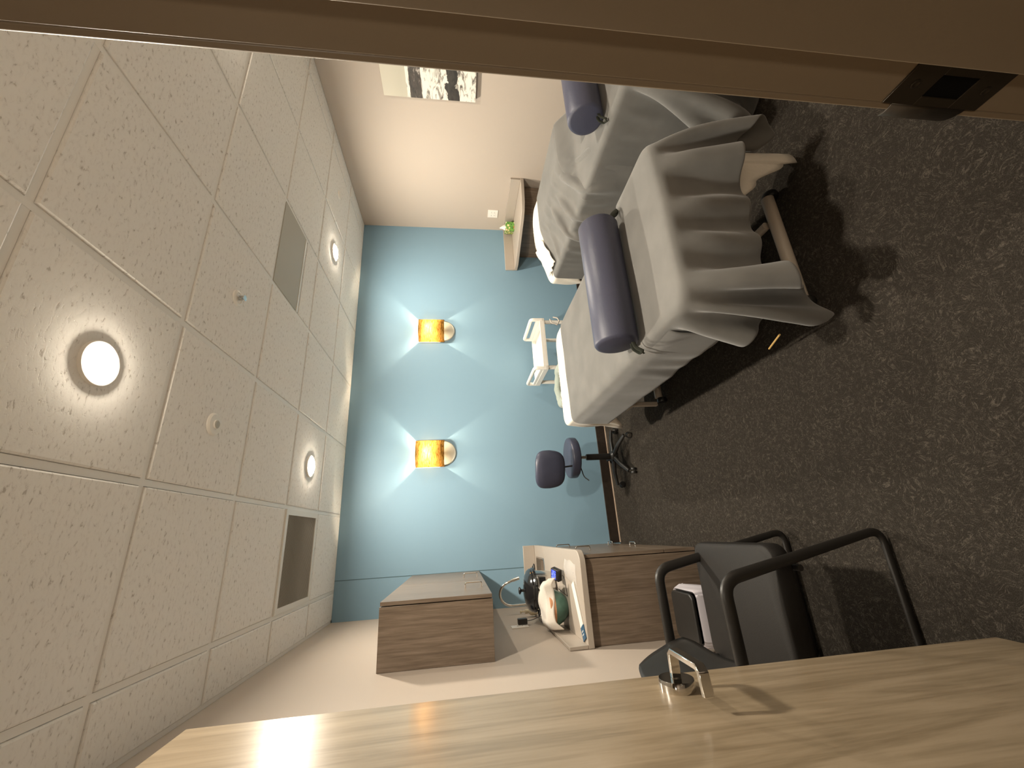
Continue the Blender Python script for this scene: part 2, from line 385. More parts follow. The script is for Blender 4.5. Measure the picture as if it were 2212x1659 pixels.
# door frame
jr = [(.90, -3.7135), (.8214, -3.7135), (.820, -3.7150), (.820, -3.7206), (.8214, -3.7214), (.820, -3.7224), (.820, -3.771), (.8045, -3.771), (.804, -3.7725), (.804, -3.835), (.82, -3.836), (.82, -3.875), (.90, -3.875), (.90, -3.87), (.835, -3.86), (.835, -3.73), (.90, -3.727)]
fr = thing('door_frame', (JX, -3.79, 0), 'brown painted steel door frame with strike plate at the near edge', 'door frame'); fr['kind'] = 'structure'; fr.name = 'trim_4'; W['trim_4'] = W['door_frame']
MB().prism(jr, 0, 2.17).build('jamb', 'jamb', fr, bevel=.0012)
MB().prism([((JX+JL)-a, b) for a, b in jr], 0, 2.17).build('jamb', 'jamb', fr, bevel=.0012)
hd = MB(); hd.box((JL, -3.771, 2.12), (JX, -3.715, 2.17)); hd.box((JL, -3.835, 2.104), (JX, -3.771, 2.17)); hd.box((JL, -3.875, 2.12), (JX, -3.835, 2.17)); hd.build('head', 'jamb', fr, bevel=.0012)
sp = MB()
zt, zb_, ya, yb = 1.025, .898, -3.765, -3.7225
hole = (.985, .937)  # z
t = .0022
for (a, b, c_, d) in ((ya, yb, hole[0], zt), (ya, yb, zb_, hole[1]), (ya, -3.756, hole[1], hole[0]), (-3.733, yb, hole[1], hole[0])): sp.box((JX-t, a, c_), (JX, b, d))
# curved lip towards the room
rows = []
for k in range(8):
    a = k/7*1.1; rows.append([(JX-t+.016*(1-cos(a)), yb+.020*sin(a)*1.2-.0004, z) for z in (.912+.006*a, 1.012-.006*a)])
lip = MB().grid(rows); 
fp = sp.build('strike_plate', 'bronze', fr, bevel=.0006); tag(fp, 'dark bronze strike plate')
lip.build('strike_lip', 'bronze', fp, solid=.002)
MB().box((JX-.0009, -3.756, hole[1]), (JX-.0003, -3.733, hole[0])).build('latch_hole', 'hole_black', fp)
for z in (1.008, .915):
    MB().lathe([(.0048, 0), (.0048, .0008), (.0035, .0012), (.001, .0004)], (JX-t, -3.745, z), (-1, 0, 0), 20).build('screw', 'bronze', fp)

# ------------------------------------------------------------------ the open door
dr = thing('door_1', (-.004, -3.735, 0), 'open light wood door with chrome lever handle', 'door', rz=RAD(-1.6)); dr['kind'] = 'structure'
def DW(u, v, z):           # u out of the door face into the room, v along the door from its hinge
    return world_of(dr) @ Vector((u, v, z))
m_ = MB(); pts = [DW(u, v, z) for z in (.012, 2.105) for v in (.003, .9) for u in (-.044, 0)]
m_.add(pts, [(0, 2, 3, 1), (4, 5, 7, 6), (0, 1, 5, 4), (2, 6, 7, 3), (0, 4, 6, 2), (1, 3, 7, 5)]); m_.build('door_leaf', 'door_wood', dr, bevel=.0015)
hz, hv = 1.022, .81
ls = thing('lever', (0, 0, 0), None, None); C.objects.unlink(ls); bpy.data.objects.remove(ls)
ax = DW(1, 0, 0)-DW(0, 0, 0); ay = DW(0, 1, 0)-DW(0, 0, 0)
rose = MB().lathe([(.040, 0), (.040, .019), (.0385, .022), (.0, .022)], DW(0, hv, hz), ax, 48).build('handle_rose', 'chrome', dr)
def bar(path, w, h, name, par):
    path = [Vector(p) for p in path]; rings = []; n = len(path)
    for i, p in enumerate(path):
        t = (path[min(i+1, n-1)]-path[max(i-1, 0)]).normalized(); a = Vector((0, 0, 1)); b = t.cross(a).normalized()
        rings.append([p+a*h*sa+b*w*sb for sa, sb in ((-1, -1), (1, -1), (1, 1), (-1, 1))])
    return MB().rings(rings).build(name, 'chrome', par, bevel=.0015)
bar([DW(.022, hv, hz), DW(.070, hv, hz), DW(.078, hv-.010, hz), DW(.078, hv-.120, hz+.002), DW(.070, hv-.130, hz+.002), DW(.028, hv-.134, hz)], .0060, .0110, 'lever', dr)

# ------------------------------------------------------------------ fill lamp added in the corridor to brighten the door jamb
cl = thing('corridor_fill', (-.1, -5.0, HC), 'added dim fill light in the corridor, out of view, lifting the door jamb', 'ceiling light')
MB().lathe([(.10, 0), (.095, -.012), (.001, -.014)], (-.1, -5.0, HC), seg=40).build('lens', 'white_lamp_trim', cl)  # invented disc housing for the added fill lamp
lamp('corridor_fill_lamp', 'AREA', (-.1, -5.0, HC-.03), 10, WARM, cl, shape='DISK', size=.18)

# ------------------------------------------------------------------ ceiling fittings
def downlight(x, y, label, r=.062, power=1):
    t = thing('recessed_ceiling_light', (x, y, HC), label, 'ceiling light', 'recessed ceiling lamps')
    MB().lathe([(r+.016, 0), (r+.014, -.010), (r, -.012), (r-.003, -.004), (r-.004, .0)], (x, y, HC-.0065), (0, 0, 1), 48, cap=False).build('trim_ring', 'white_lamp_trim', t)
    MB().lathe([(r-.003, 0), (r-.005, -.010), (r*.7, -.015), (.001, -.017)], (x, y, HC-.0125), (0, 0, 1), 48, cap=False).build('glowing_lens', 'lamp_glow', t)
    lamp('lamp_light', 'AREA', (x, y, HC-.034), P_DOWN*power, WARM, t, shape='DISK', size=.11, spread=RAD(175))
    return t
downlight(.917, -2.75, 'recessed ceiling light nearest the doorway, large and very bright', .052)
downlight(.91, -.91, 'small recessed ceiling light near the return vent by the blue wall')
downlight(2.766, -.90, 'small recessed ceiling light over the head of the far treatment table')
downlight(2.766, -2.75, 'recessed ceiling light over the foot of the far treatment table', power=.5)
def sprinkler(x, y, label, pendant):
    t = thing('sprinkler_head', (x, y, HC), label, 'sprinkler')
    MB().lathe([(.040, 0), (.038, -.006), (.028, -.010), (.024, -.006 if pendant else -.016)], (x, y, HC-.0065), seg=40).build('escutcheon', 'white_lamp_trim', t)
    if pendant:
        MB().lathe([(.008, 0), (.008, -.02), (.005, -.022)], (x, y, HC-.012), seg=20).build('nozzle', 'steel', t)
        m = MB(); m.tube([(x-.012, y, HC-.014), (x-.012, y, HC-.032), (x, y, HC-.042)], .0016, 8); m.tube([(x+.012, y, HC-.014), (x+.012, y, HC-.032), (x, y, HC-.042)], .0016, 8); m.build('yoke', 'steel', t)
        MB().lathe([(.014, 0), (.014, -.0015)], (x, y, HC-.042), seg=24).build('deflector', 'steel', t)
    return t
sprinkler(1.521, -2.145, 'small pendant sprinkler head with metal frame in white ring', True)
t = thing('ceiling_sensor', (.894, -2.134, HC), 'small round white ceiling disc with grey centre', 'sensor')
MB().lathe([(.050, 0), (.049, -.004), (.043, -.010), (.020, -.012), (.019, -.017)], (.894, -2.134, HC-.0065), seg=40).build('disc', 'white_lamp_trim', t)
MB().lathe([(.018, -.017), (.014, -.020)], (.894, -2.134, HC-.0065), seg=30).build('lens', 'vent_grey', t)
tag(MB().lathe([(.040, 0), (.039, -.004), (.033, -.006)], (3.376, -.936, HC-.0065), seg=36).build('ceiling_cover_plate', 'white_lamp_trim'), 'flat round off-white cover plate on ceiling near the right wall', 'cover plate')
# diffuser and return grille
dx0, dx1 = 3*T, 4*T; dy0 = ys[3]; dy1 = dy0+.385
t = thing('ceiling_air_diffuser', ((dx0+dx1)/2, (dy0+dy1)/2, HC), 'flat grey rectangular air diffuser panel in the ceiling', 'air vent')
MB().box((dx0+.012, dy0+.012, HC-.0045), (dx1-.012, dy1-.030, HC+.003)).build('panel', 'vent_grey', t, bevel=.001)
m = MB(); m.box((dx0+.012, dy1-.022, HC-.006), (dx1-.012, dy1-.003, HC+.004)); m.box((dx0+.014, dy1-.030, HC+.002), (dx1-.014, dy1-.022, HC+.008)); m.build('edge_bar', 'white_plastic', t)
rx0, rx1, ry0, ry1 = 0, T, ys[2], ys[1]
t = thing('return_air_grille', ((rx0+rx1)/2, (ry0+ry1)/2, HC), 'square return air grille with white frame and fine grey louvres', 'air vent')
m = MB()
for a, b in (((rx0+.012, ry0+.012), (rx1-.012, ry0+.045)), ((rx0+.012, ry1-.045), (rx1-.012, ry1-.012)), ((rx0+.012, ry0+.045), (rx0+.045, ry1-.045)), ((rx1-.045, ry0+.045), (rx1-.012, ry1-.045))): m.box((*a, HC-.010), (*b, HC+.004))
m.build('frame', 'white_plastic', t)
MB().box((rx0+.045, ry0+.045, HC-.002), (rx1-.045, ry1-.045, HC)).build('louvre_backing', 'plate_grey', t, smooth=0)
m = MB()
for k in range(42):
    yy = ry0+.05+k*(T-.1)/41; m.obox(((rx0+rx1)/2, yy, HC-.0055), (T/2-.045, 0, 0), (0, .004, .0022), (0, .0002, -.0005))
m.build('louvres', 'vent_perforated', t, smooth=0)

# ------------------------------------------------------------------ sconces
def sconce(cx, label):
    z0, z1, R, D = 1.648, 1.918, .129, .105
    t = thing('wall_sconce', (cx, 0, z0), label, 'wall lamp', 'sconces on the blue wall')
    MB().lathe([(.121, 0), (.121, .008), (.113, .014)], (cx, -.0005, z0+.008), (0, -1, 0), 56).build('back_plate', 'plate_grey', t)
    n = 28
    def prof(z): return [(cx-R*cos(pi*k/n), -.002-D*sin(pi*k/n)**.9, z) for k in range(n+1)]
    MB().grid([prof(z0+(z1-z0)*i/6) for i in range(7)]).build('shade', 'amber_shade', t, solid=.003, smooth=60)
    MB().lathe([(.010, 0), (.024, .010), (.027, .025), (.020, .042), (.004, .050)], (cx, -.055, z0+.180), (0, 0, 1), 24).build('bulb', 'bulb_glow', t)
    MB().lathe([(.014, 0), (.014, .05)], (cx, -.055, z0+.095), (0, 0, 1), 20).build('socket', 'white_plastic', t)
    MB().box((cx-.008, -.055, z0+.105), (cx+.008, -.012, z0+.12)).build('arm', 'white_plastic', t)
    l = lamp('bulb_light', 'POINT', (cx, -.055, z0+.165), P_SCONCE, (1, .82, .58), t, shadow_soft_size=.016)
    return t
sconce(1.143, 'amber glass wall sconce nearer the wooden cabinets on blue wall')
sconce(2.470, 'amber glass wall sconce nearer the beige right wall, on blue wall')

# ------------------------------------------------------------------ canvas print
t = thing('canvas_print', (XR-.002, -2.13, 1.335), 'unframed black and white canvas of breaking waves and rocks', 'picture')
y0, y1, zb_, zt = -2.68, -1.575, 1.335, 2.087
m = MB(); m.box((XR-.040, y0, zb_), (XR-.001, y1, zt)); m.build('canvas_wrap', 'canvas_side', t, bevel=.002)
o = MB().add([(XR-.0408, y0+.001, zb_+.001), (XR-.0408, y1-.001, zb_+.001), (XR-.0408, y1-.001, zt-.001), (XR-.0408, y0+.001, zt-.001)], [(0, 1, 2, 3)]).build('printed_face', 'wave_print', t, smooth=0)
# outlets
def outlet(name, c, n, label, wide=.115, high=.115, gang=2):
    t = thing(name, c, label, 'outlet'); n = Vector(n); s = n.cross(Vector((0, 0, 1))); c = Vector(c)
    MB().obox(c+n*.003, s*wide/2, Vector((0, 0, high/2)), n*.003).build('face_plate', 'outlet_white', t, bevel=.0015)
    for g in range(gang):
        off = (g-(gang-1)/2)*.046
        MB().obox(c+n*.0068+s*off, s*.016, Vector((0, 0, .033)), n*.001).build('receptacle', 'white_plastic', t, bevel=.0006)
    m = MB()
    for g in range(gang):
        off = (g-(gang-1)/2)*.046
        for dz in (-.018, .016):
            for ds in (-.006, .006): MB().obox(c+n*.0080+s*(off+ds)+Vector((0, 0, dz)), s*.0012, Vector((0, 0, .0045)), n*.0004).build('slot', 'outlet_slot', t, smooth=0)
    return t
outlet('wall_outlet', (XR, -.268, 1.085), (-1, 0, 0), 'white double outlet on beige wall above the corner shelf')
outlet('wall_outlet', (XL, -.815, 1.11), (1, 0, 0), 'white outlet over the sink counter with black plug in it', .075, .118, 1)

# ------------------------------------------------------------------ corner counter on the right
poly = [(3.275, -.004), (3.275, -.12), (3.455, -.635), (3.50, -.705), (3.58, -.755), (3.78, -.785), (XR-.001, -.788), (XR-.001, -.004)]
t = thing('corner_counter', (3.6, -.35, .80), 'beige corner counter with raised backsplash behind the far table', 'counter')
MB().prism(poly, .800, .835).build('counter_top', 'counter', t, bevel=.004)
m = MB(); m.box((3.275, -.022, .835), (XR-.002, -.001, .940)); m.box((XR-.022, -.785, .835), (XR-.001, -.022, .940)); m.build('backsplash', 'counter', t, bevel=.003)
cc = thing('corner_cabinet', (3.7, -.3, 0), 'brown wood grain cabinet body under the beige corner counter', 'cabinet')
MB().prism([(3.46, -.012), (3.50, -.20), (3.60, -.55), (3.80, -.68), (XR-.012, -.68), (XR-.012, -.012)], .10, .798).build('body', 'laminate', cc, bevel=.002)
m = MB().prism([(3.50, -.018), (3.54, -.19), (3.64, -.50), (3.80, -.62), (XR-.014, -.62), (XR-.014, -.018)], 0, .10).build('plinth', 'baseboard', cc)
# tissue box
tbx = thing('tissue_box', (3.765, -.165, .835), 'green floral tissue box with white tissue on corner counter', 'tissue box', rz=RAD(-25))
MT = world_of(tbx)
m = MB(); m.add([MT @ Vector(p) for p in [(x, y, z) for z in (.0005, .098) for y in (-.06, .09) for x in (-.055, .045)]], [(0, 2, 3, 1), (4, 5, 7, 6), (0, 1, 5, 4), (2, 6, 7, 3), (0, 4, 6, 2), (1, 3, 7, 5)])
m.build('carton', 'floral_print', tbx, bevel=.0015)
rows = []
for i in range(9):
    tt = i/8; wd = .035*(1-tt)+.004; rows.append([MT @ Vector((wd*cos(a)*(.6+.4*sin(3*a+4*tt)), .01+.3*tt*.05+wd*sin(a)*.8+.02*tt, .096+.065*tt)) for a in [2*pi*k/20 for k in range(20)]])
MB().rings(rows).build('tissue', 'tissue_white', tbx, smooth=60)

# ------------------------------------------------------------------ upper cabinet
def u_handle(p0, p1, out, name, par, r=.0042):
    p0, p1, out = Vector(p0), Vector(p1), Vector(out)
    MB().tube(fillet([p0, p0+out, p1+out, p1], .012, 6), r, 12, up=(.3, .2, .9)).build(name, 'chrome', par, smooth=60)
uc = thing('wall_cabinet', (-.08, -.785, 1.343), 'brown wood grain wall cabinet mounted on the left wall', 'cabinet')
MB().box((XL+.001, -1.568, 1.343), (.058, -.002, 1.928)).build('body', 'laminate', uc, bevel=.001)
for k, (a, b, hy) in enumerate(((-1.566, -.787, -1.235), (-.783, -.004, -.552))):
    d = MB().box((.0625, a, 1.346), (.0815, b, 1.925)).build('door', 'laminate', uc, bevel=.001)
    u_handle((.0815, hy, 1.484), (.0815, hy, 1.384), (.030, 0, 0), 'handle', d)
# ------------------------------------------------------------------ base cabinet and counter
bc = thing('base_cabinet', (0, -.75, 0), 'brown wood grain base cabinet beneath the sink counter', 'cabinet')
m = MB(); m.box((XL+.001, -1.488, .10), (.212, -.002, .799)); m.build('body', 'laminate', bc, bevel=.001)
MB().box((XL+.001, -1.47, 0), (.15, -.002, .10)).build('plinth', 'baseboard', bc)
for (a, b, z0, z1, hy, hz0, hz1) in ((-1.486, -.747, .302, .796, -1.02, .715, .655), (-.743, -.004, .302, .796, -.42, .715, .645)):
    d = MB().box((.2165, a, z0), (.2355, b, z1)).build('door', 'laminate', bc, bevel=.001)
    u_handle((.2355, hy, hz0), (.2355, hy, hz1-.04), (.028, 0, 0), 'handle', d)
for (a, b, hy) in ((-1.486, -.747, -.86), (-.743, -.004, -.38)):
    d = MB().box((.2165, a, .104), (.2355, b, .298)).build('drawer', 'laminate', bc, bevel=.001)
    u_handle((.2355, hy-.05, .235), (.2355, hy+.05, .235), (.028, 0, 0), 'handle', d)
ct = thing('sink_counter', (0, -.76, .80), 'beige sink counter with raised splash and rounded front corner', 'counter')
sx0, sx1, sy0, sy1 = -.12, .165, -.44, -.085
r = .075; corner = [(.262-r+r*cos(RAD(-a)), -1.522+r+r*sin(RAD(-a))) for a in range(0, 91, 10)]
m = MB()
m.prism([(XL+.001, sy0)]+[(.262, sy0)]+corner+[(XL+.001, -1.522)], .800, .835)
m.box((XL+.001, sy0, .80), (sx0, sy1, .835)); m.box((sx1, sy0, .80), (.262, sy1, .835)); m.box((XL+.001, sy1, .80), (.262, -.001, .835))
m.build('counter_top', 'counter', ct, bevel=.003)
m = MB(); m.box((XL+.001, -.022, .8352), (.262, -.001, .940)); m.box((XL+.001, -1.522, .8352), (XL+.020, -.022, .940)); m.build('backsplash', 'counter', ct, bevel=.003)
bs = MB(); n = 6
o1 = rrect(sx0-.008, sx1+.006, sy0-.008, sy1+.008, .03); o2 = rrect(sx0+.006, sx1-.006, sy0+.006, sy1-.006, .03); o3 = rrect(sx0+.02, sx1-.02, sy0+.02, sy1-.02, .03)
bs.rings([[(a, b, .8358) for a, b in o1], [(a, b, .8375) for a, b in o2], [(a, b, .826) for a, b in o2], [(a, b, .70) for a, b in o3]], cap=False)
bs.f.append(tuple(len(bs.v)-len(o3)+k for k in range(len(o3))))
bs.build('sink_basin', 'steel', ct, smooth=50)
# faucet
fc = thing('faucet', (-.165, -.34, .835), 'chrome gooseneck faucet arching over the sink', 'faucet')
MB().lathe([(.026, 0), (.026, .006), (.016, .010), (.015, .055), (.012, .06)], (-.165, -.34, .8355), seg=32).build('base', 'chrome', fc)
pts = [(-.165, -.34, .86), (-.165, -.345, 1.10)]+[Vector((-.075-.09*cos(a), -.35-.06*(a/pi), 1.10+.10*sin(a))) for a in [pi*k/14 for k in range(1, 14)]]+[(.03, -.42, 1.085)]
MB().tube(pts, .0095, 16, up=(0, 1, 0)).build('spout', 'chrome', fc, smooth=60)
MB().tube([(.024, -.416, 1.10), (.040, -.426, 1.045)], .0135, 18, up=(0, 1, 0)).build('aerator', 'chrome', fc)
MB().tube([(-.150, -.34, .875), (-.115, -.375, .90)], .006, 12, up=(0, 1, 0)).build('lever', 'chrome', fc)
# pump bottle beside the faucet
bt = thing('pump_bottle', (-.190, -.50, .835), 'small cream pump bottle between the faucet and left wall', 'bottle')
MB().lathe([(.028, 0), (.030, .004), (.030, .135), (.026, .15), (.014, .162), (.013, .170)], (-.190, -.50, .8355), seg=30).build('bottle_body', 'bottle_cream', bt)
MB().lathe([(.016, 0), (.016, .018), (.006, .020), (.006, .045), (.012, .046), (.012, .056)], (-.190, -.50, 1.006), seg=24).build('pump_head', 'bottle_cream', bt)
# round towel warmer (roaster)
px, py = -.015, -.745
pt = thing('towel_warmer', (px, py, .835), 'round slow cooker with glossy black lid and silver control panel', 'cooker')
MB().lathe([(.105, 0), (.112, .006), (.120, .05), (.128, .145)], (px, py, .836), seg=64).build('body', 'steel', pt)
MB().lathe([(.137, .0), (.146, .004), (.147, .018), (.140, .026), (.137, .024)], (px, py, .975), seg=64).build('rim', 'black_gloss', pt)
ld = MB().lathe([(.140, 0), (.141, .010), (.128, .028), (.095, .046), (.05, .056), (.001, .059)], (px, py, 1.000), seg=64).build('lid', 'black_gloss', pt)
MB().lathe([(.010, 0), (.009, .018), (.020, .024), (.026, .030), (.020, .036), (.001, .038)], (px, py, 1.058), seg=32).build('knob', 'black_plastic', ld)
d0 = Vector((.42, -.9, 0)).normalized(); s0 = d0.cross(Vector((0, 0, 1)))
pn = MB().obox(Vector((px, py, .915))+d0*.129, s0*.045, Vector((0, 0, .060))+d0*.003, d0*.010).build('control_panel', 'steel', pt, bevel=.003)
MB().obox(Vector((px, py, .938))+d0*.1405, s0*.032, Vector((0, 0, .024))+d0*.001, d0*.0015).build('display', 'black_gloss', pn, bevel=.001)
MB().tube([Vector((px, py, .968))+d0*.12+s0*k*.001 for k in (-50, 0, 50)], .004, 10).build('grip', 'black_plastic', pn)
MB().obox(Vector((px, py, .985))+d0*.152, s0*.030, Vector((0, 0, .006)), d0*.012).build('front_handle', 'black_plastic', pt, bevel=.004)
for sg in (-1, 1):
    b0 = Vector((px, py, .965)); MB().tube([b0+s0*sg*.128+d0*.03, b0+s0*sg*.165+d0*.03, b0+s0*sg*.165-d0*.03, b0+s0*sg*.128-d0*.03], .007, 10).build('side_handle', 'black_plastic', pt)
# digital thermometer with blue screen
th = thing('digital_thermometer', (.105, -1.075, .835), 'black digital thermometer with glowing blue screen on counter', 'thermometer', rz=RAD(-18))
M2 = world_of(th)
def TP(*p): return M2 @ Vector(p)
fwd = (TP(0, -.5, .86)-TP(0, 0, 0)).normalized(); sd = (TP(1, 0, 0)-TP(0, 0, 0)).normalized(); upv = sd.cross(fwd)
if upv.z < 0: upv = -upv
cen = TP(0, 0, .045)
MB().obox(cen, sd*.036, upv*.036, fwd*.017).build('case', 'black_plastic', th, bevel=.003)
MB().obox(cen+fwd*.0173+upv*.008, sd*.028, upv*.020, fwd*.0008).build('screen', 'lcd_blue', th)
MB().tube([cen-upv*.03, cen-upv*.04-fwd*.02, TP(-.02, -.06, .004), TP(-.09, -.12, .004), TP(-.10, .01, .03)], .0022, 8).build('probe_wire', 'black_plastic', th, smooth=60)
# bowl under the towel
bx, by = -.085, -1.09
bw = thing('ceramic_bowl', (bx, by, .835), 'green and orange ceramic bowl beneath the cream towel', 'bowl')
MB().lathe([(.055, 0), (.06, .004), (.085, .030), (.105, .070), (.112, .088)], (bx, by, .836), seg=48).build('lower_body', 'green_glaze', bw)
MB().lathe([(.112, 0), (.114, .02), (.112, .035), (.106, .037), (.100, .0)], (bx, by, .924), seg=48).build('upper_band', 'orange_clay', bw)
# cream towel draped over it
rows = []
nu, nv = 48, 34; ang = RAD(10)
for i in range(nu+1):
    u_ = (i/nu-.5)*.285; row = []
    for j in range(nv+1):
        v_ = (j/nv-.5)*.31
        du = max(0, abs(u_)-.100)/.042; dv = max(0, abs(v_)-.100)/.035
        z = .984-.036*du**1.4-(.026 if v_ < 0 else .034)*dv**1.2+.007*sin(u_*26+1)*cos(v_*19)+.005*sin(31*u_+24*v_)+.018*max(0, 1-((u_-.02)/.10)**2)*max(0, 1-(v_/.09)**2)
        vv = v_ if abs(v_) < .10 else math.copysign(.10+(abs(v_)-.10)*.55, v_)
        vv += .014*sin(u_*17+1)*(v_ < 0)
        row.append((bx+.018+u_*cos(ang)-vv*sin(ang), by+.005+u_*sin(ang)+vv*cos(ang), z))
    rows.append(row)
tag(MB().grid(rows).build('hand_towel', 'towel_cream', solid=.007, smooth=70), 'cream terry towel draped over bowl beside the black lidded cooker', 'towel')
# glove bag and paper strip
rows = []
for i in range(25):
    a = i/24; row = []
    for j in range(15):
        b = j/14; x = .085+.12*b-.02*a; yy = -1.16-.26*a
        hgt = .022*sin(pi*b)**.6*sin(pi*min(1, a*1.1))**.5 if 0 < b < 1 else 0
        row.append((x+.006*sin(9*a+3*b), yy+.004*sin(12*b), .8365+max(0, hgt)+.004*abs(sin(21*a+17*b))*min(1, 4*b*(1-b))))
    rows.append(row)
tag(MB().grid(rows).build('plastic_bag', 'clear_film', smooth=80), 'crumpled clear plastic bag on the counter edge', 'bag')
st = thing('paper_packet', (-.06, -1.42, .835), 'long white paper packet with dark blue end by the counter splash', 'packet')
def strip(x0, x1, y0a, y1a, w, z, name, mat):
    d = Vector((x1-x0, y1a-y0a, 0)).normalized(); s = d.cross(Vector((0, 0, 1)))*w/2; c = Vector(((x0+x1)/2, (y0a+y1a)/2, z)); L = math.hypot(x1-x0, y1a-y0a)/2
    return MB().obox(c, d*L, s, Vector((0, 0, .003))).build(name, mat, st, bevel=.001)
strip(.075, -.135, -1.325, -1.445, .058, .8392, 'paper', 'paper_white')
lb = strip(-.135, -.195, -1.445, -1.479, .060, .8394, 'blue_label', 'label_blue')
d = Vector((-.06, -.034, 0)).normalized(); s_ = d.cross(Vector((0, 0, 1)))
m = MB()
for k in (-1, 1):
    for q in range(3): m.obox(Vector((-.165, -1.462, .8427))+d*k*.008+s_*(q-1)*.011, d*.003, s_*.0038, Vector((0, 0, .0002)))
m.build('lettering', 'paper_white', lb, smooth=0)
# plug in adapter and its cord
ad = thing('power_adapter', (XL+.008, -.775, 1.075), 'black plug adapter in the outlet over the sink counter', 'adapter')
MB().box((XL+.0095, -.797, 1.052), (XL+.044, -.755, 1.118)).build('adapter_block', 'black_plastic', ad, bevel=.003)
MB().tube(fillet([(XL+.027, -.776, 1.053), (XL+.03, -.776, 1.01), (XL+.05, -.80, .97), (XL+.055, -.84, .93), (XL+.05, -.88, .8405), (-.14, -.96, .8385)], .03, 6), .0022, 8).build('cord', 'black_plastic', ad, smooth=60)

# ------------------------------------------------------------------ waste bin
wb = thing('waste_bin', (-.05, -1.845, 0), 'black waste bin with liner beside the base cabinet', 'bin')
def RR(z, ex): return [(a, b, z) for a, b in rrect(-.165+(.02-ex), .060-(.02-ex), -1.955+(.02-ex), -1.735-(.02-ex), .03)]
m = MB(); m.rings([RR(.002, 0), RR(.36, .018), RR(.40, .02), RR(.40, .012), RR(.37, .010), RR(.02, -.006)], cap=True); m.build('bin_body', 'black_plastic', wb, smooth=45)
rows = []
base = rrect(-.165, .060, -1.955, -1.735, .03, 10); cxb, cyb = -.052, -1.845
for i, (z, e) in enumerate(((.372, -.010), (.403, -.006), (.410, .001), (.402, .005), (.36, .010), (.31, .016), (.27, .020), (.235, .022))):
    ring = []
    for k, (a, b) in enumerate(base):
        dx, dy = a-cxb, b-cyb; L = math.hypot(dx, dy); wv = (.003*sin(k*1.7+i)+.004*sin(k*.9+2*i)) if i > 2 else 0
        front = b < -1.90
        zz = z if (i < 4 or front) else .402-(i-3)*.012
        ring.append((a+dx/L*(e+wv+.002), b+dy/L*(e+wv+.002), zz+.006*sin(k*.8)*(i > 3)))
    rows.append(ring)
MB().rings(rows, cap=False).build('liner_bag', 'bag_liner', wb, smooth=40)
tag(MB().prism(rrect(-.160, .055, -1.950, -1.745, .03), .4125, .430).build('bin_lid', 'black_plastic', wb, bevel=.006, seg=3))

# ------------------------------------------------------------------ guest chair
gc = thing('guest_chair', (.05, -2.36, 0), 'black armchair with sled legs against the left wall', 'chair')
yn, yf_ = -2.612, -2.138
seatp = []
for i in range(13):
    a = i/12; x = -.165+.455*a; z = .452-.006*sin(pi*a)-(.05*max(0, (a-.82)/.18)**2)
    seatp.append([(x, yf_+.03-(-.012 if 0 < j < 10 else 0)*0-(yf_-yn-.0)*1.0*(j/10)-.03*2*(j/10)+.0, z-.022*(abs(j/5-1)**6)) for j in range(11)])
m = MB()
sx = rrect(-.17, .285, yn+.015, yf_-.015+.0, .06, 8)
sx = rrect(-.17, .290, -2.602, -2.090, .055, 8)
m.rings([[(a*.985+.001, (b+2.346)*.97-2.346, .385) for a, b in sx], [(a, b, .400) for a, b in sx], [(a, b, .435) for a, b in sx], [(a*.985+.001, (b+2.346)*.975-2.346, .452) for a, b in sx], [(a*.93+.004, (b+2.346)*.90-2.346, .458) for a, b in sx]])
m.build('seat', 'chair_seat', gc, smooth=60, bevel=.004)
# backrest shell
rows = []
for i in range(17):
    a = i/16; z = .575+.265*a; row = []
    for j in range(21):
        b = j/20-.5; wd = .440-.05*max(0, (a-.6)/.4)**2-.04*max(0, (.3-a)/.3)**2; yb_ = -2.365+b*wd
        row.append((-.075-.085*a-.030*(1-(2*b)**2), yb_, z-.03*(abs(2*b)**5)*(1 if a > .5 else -1)*abs(2*a-1)))
    rows.append(row)
MB().grid(rows).build('backrest', 'black_metal', gc, solid=.022, smooth=60)
for yy in (yn, yf_):
    path = fillet([(-.150, yy, .60), (-.150, yy, .655), (.190, yy, .66), (.315, yy, .018), (-.185, yy, .018), (-.185, yy, .05)], .055, 8)
    rr_ = [.0215 if p.z > .63 else (.0145 if p.z < .03 else .0145+.007*max(0, (p.z-.40)/.23)) for p in path]
    MB().tube(path, .0135, 16, rr=rr_, flat=.60, up=(0, 1, 0)).build('side_frame', 'black_metal', gc, smooth=60)
for xx, zz in ((-.12, .37), (.21, .37)):
    MB().tube([(xx, yn, zz), (xx, yf_, zz)], .011, 12).build('cross_bar', 'black_metal', gc, smooth=60)
for yy in (yn, yf_):
    MB().tube([(-.15, yy, .62), (-.15, yy, .30), (-.185, yy, .03)], .011, 12, up=(0, 1, 0)).build('rear_leg', 'black_metal', gc, smooth=60)
    MB().tube([(-.15, yy, .64), (-.12, yy*.0+(-2.365)+(yy+2.365)*.75, .70)], .010, 12, up=(0, 1, 0)).build('back_bracket', 'black_metal', gc, smooth=60)

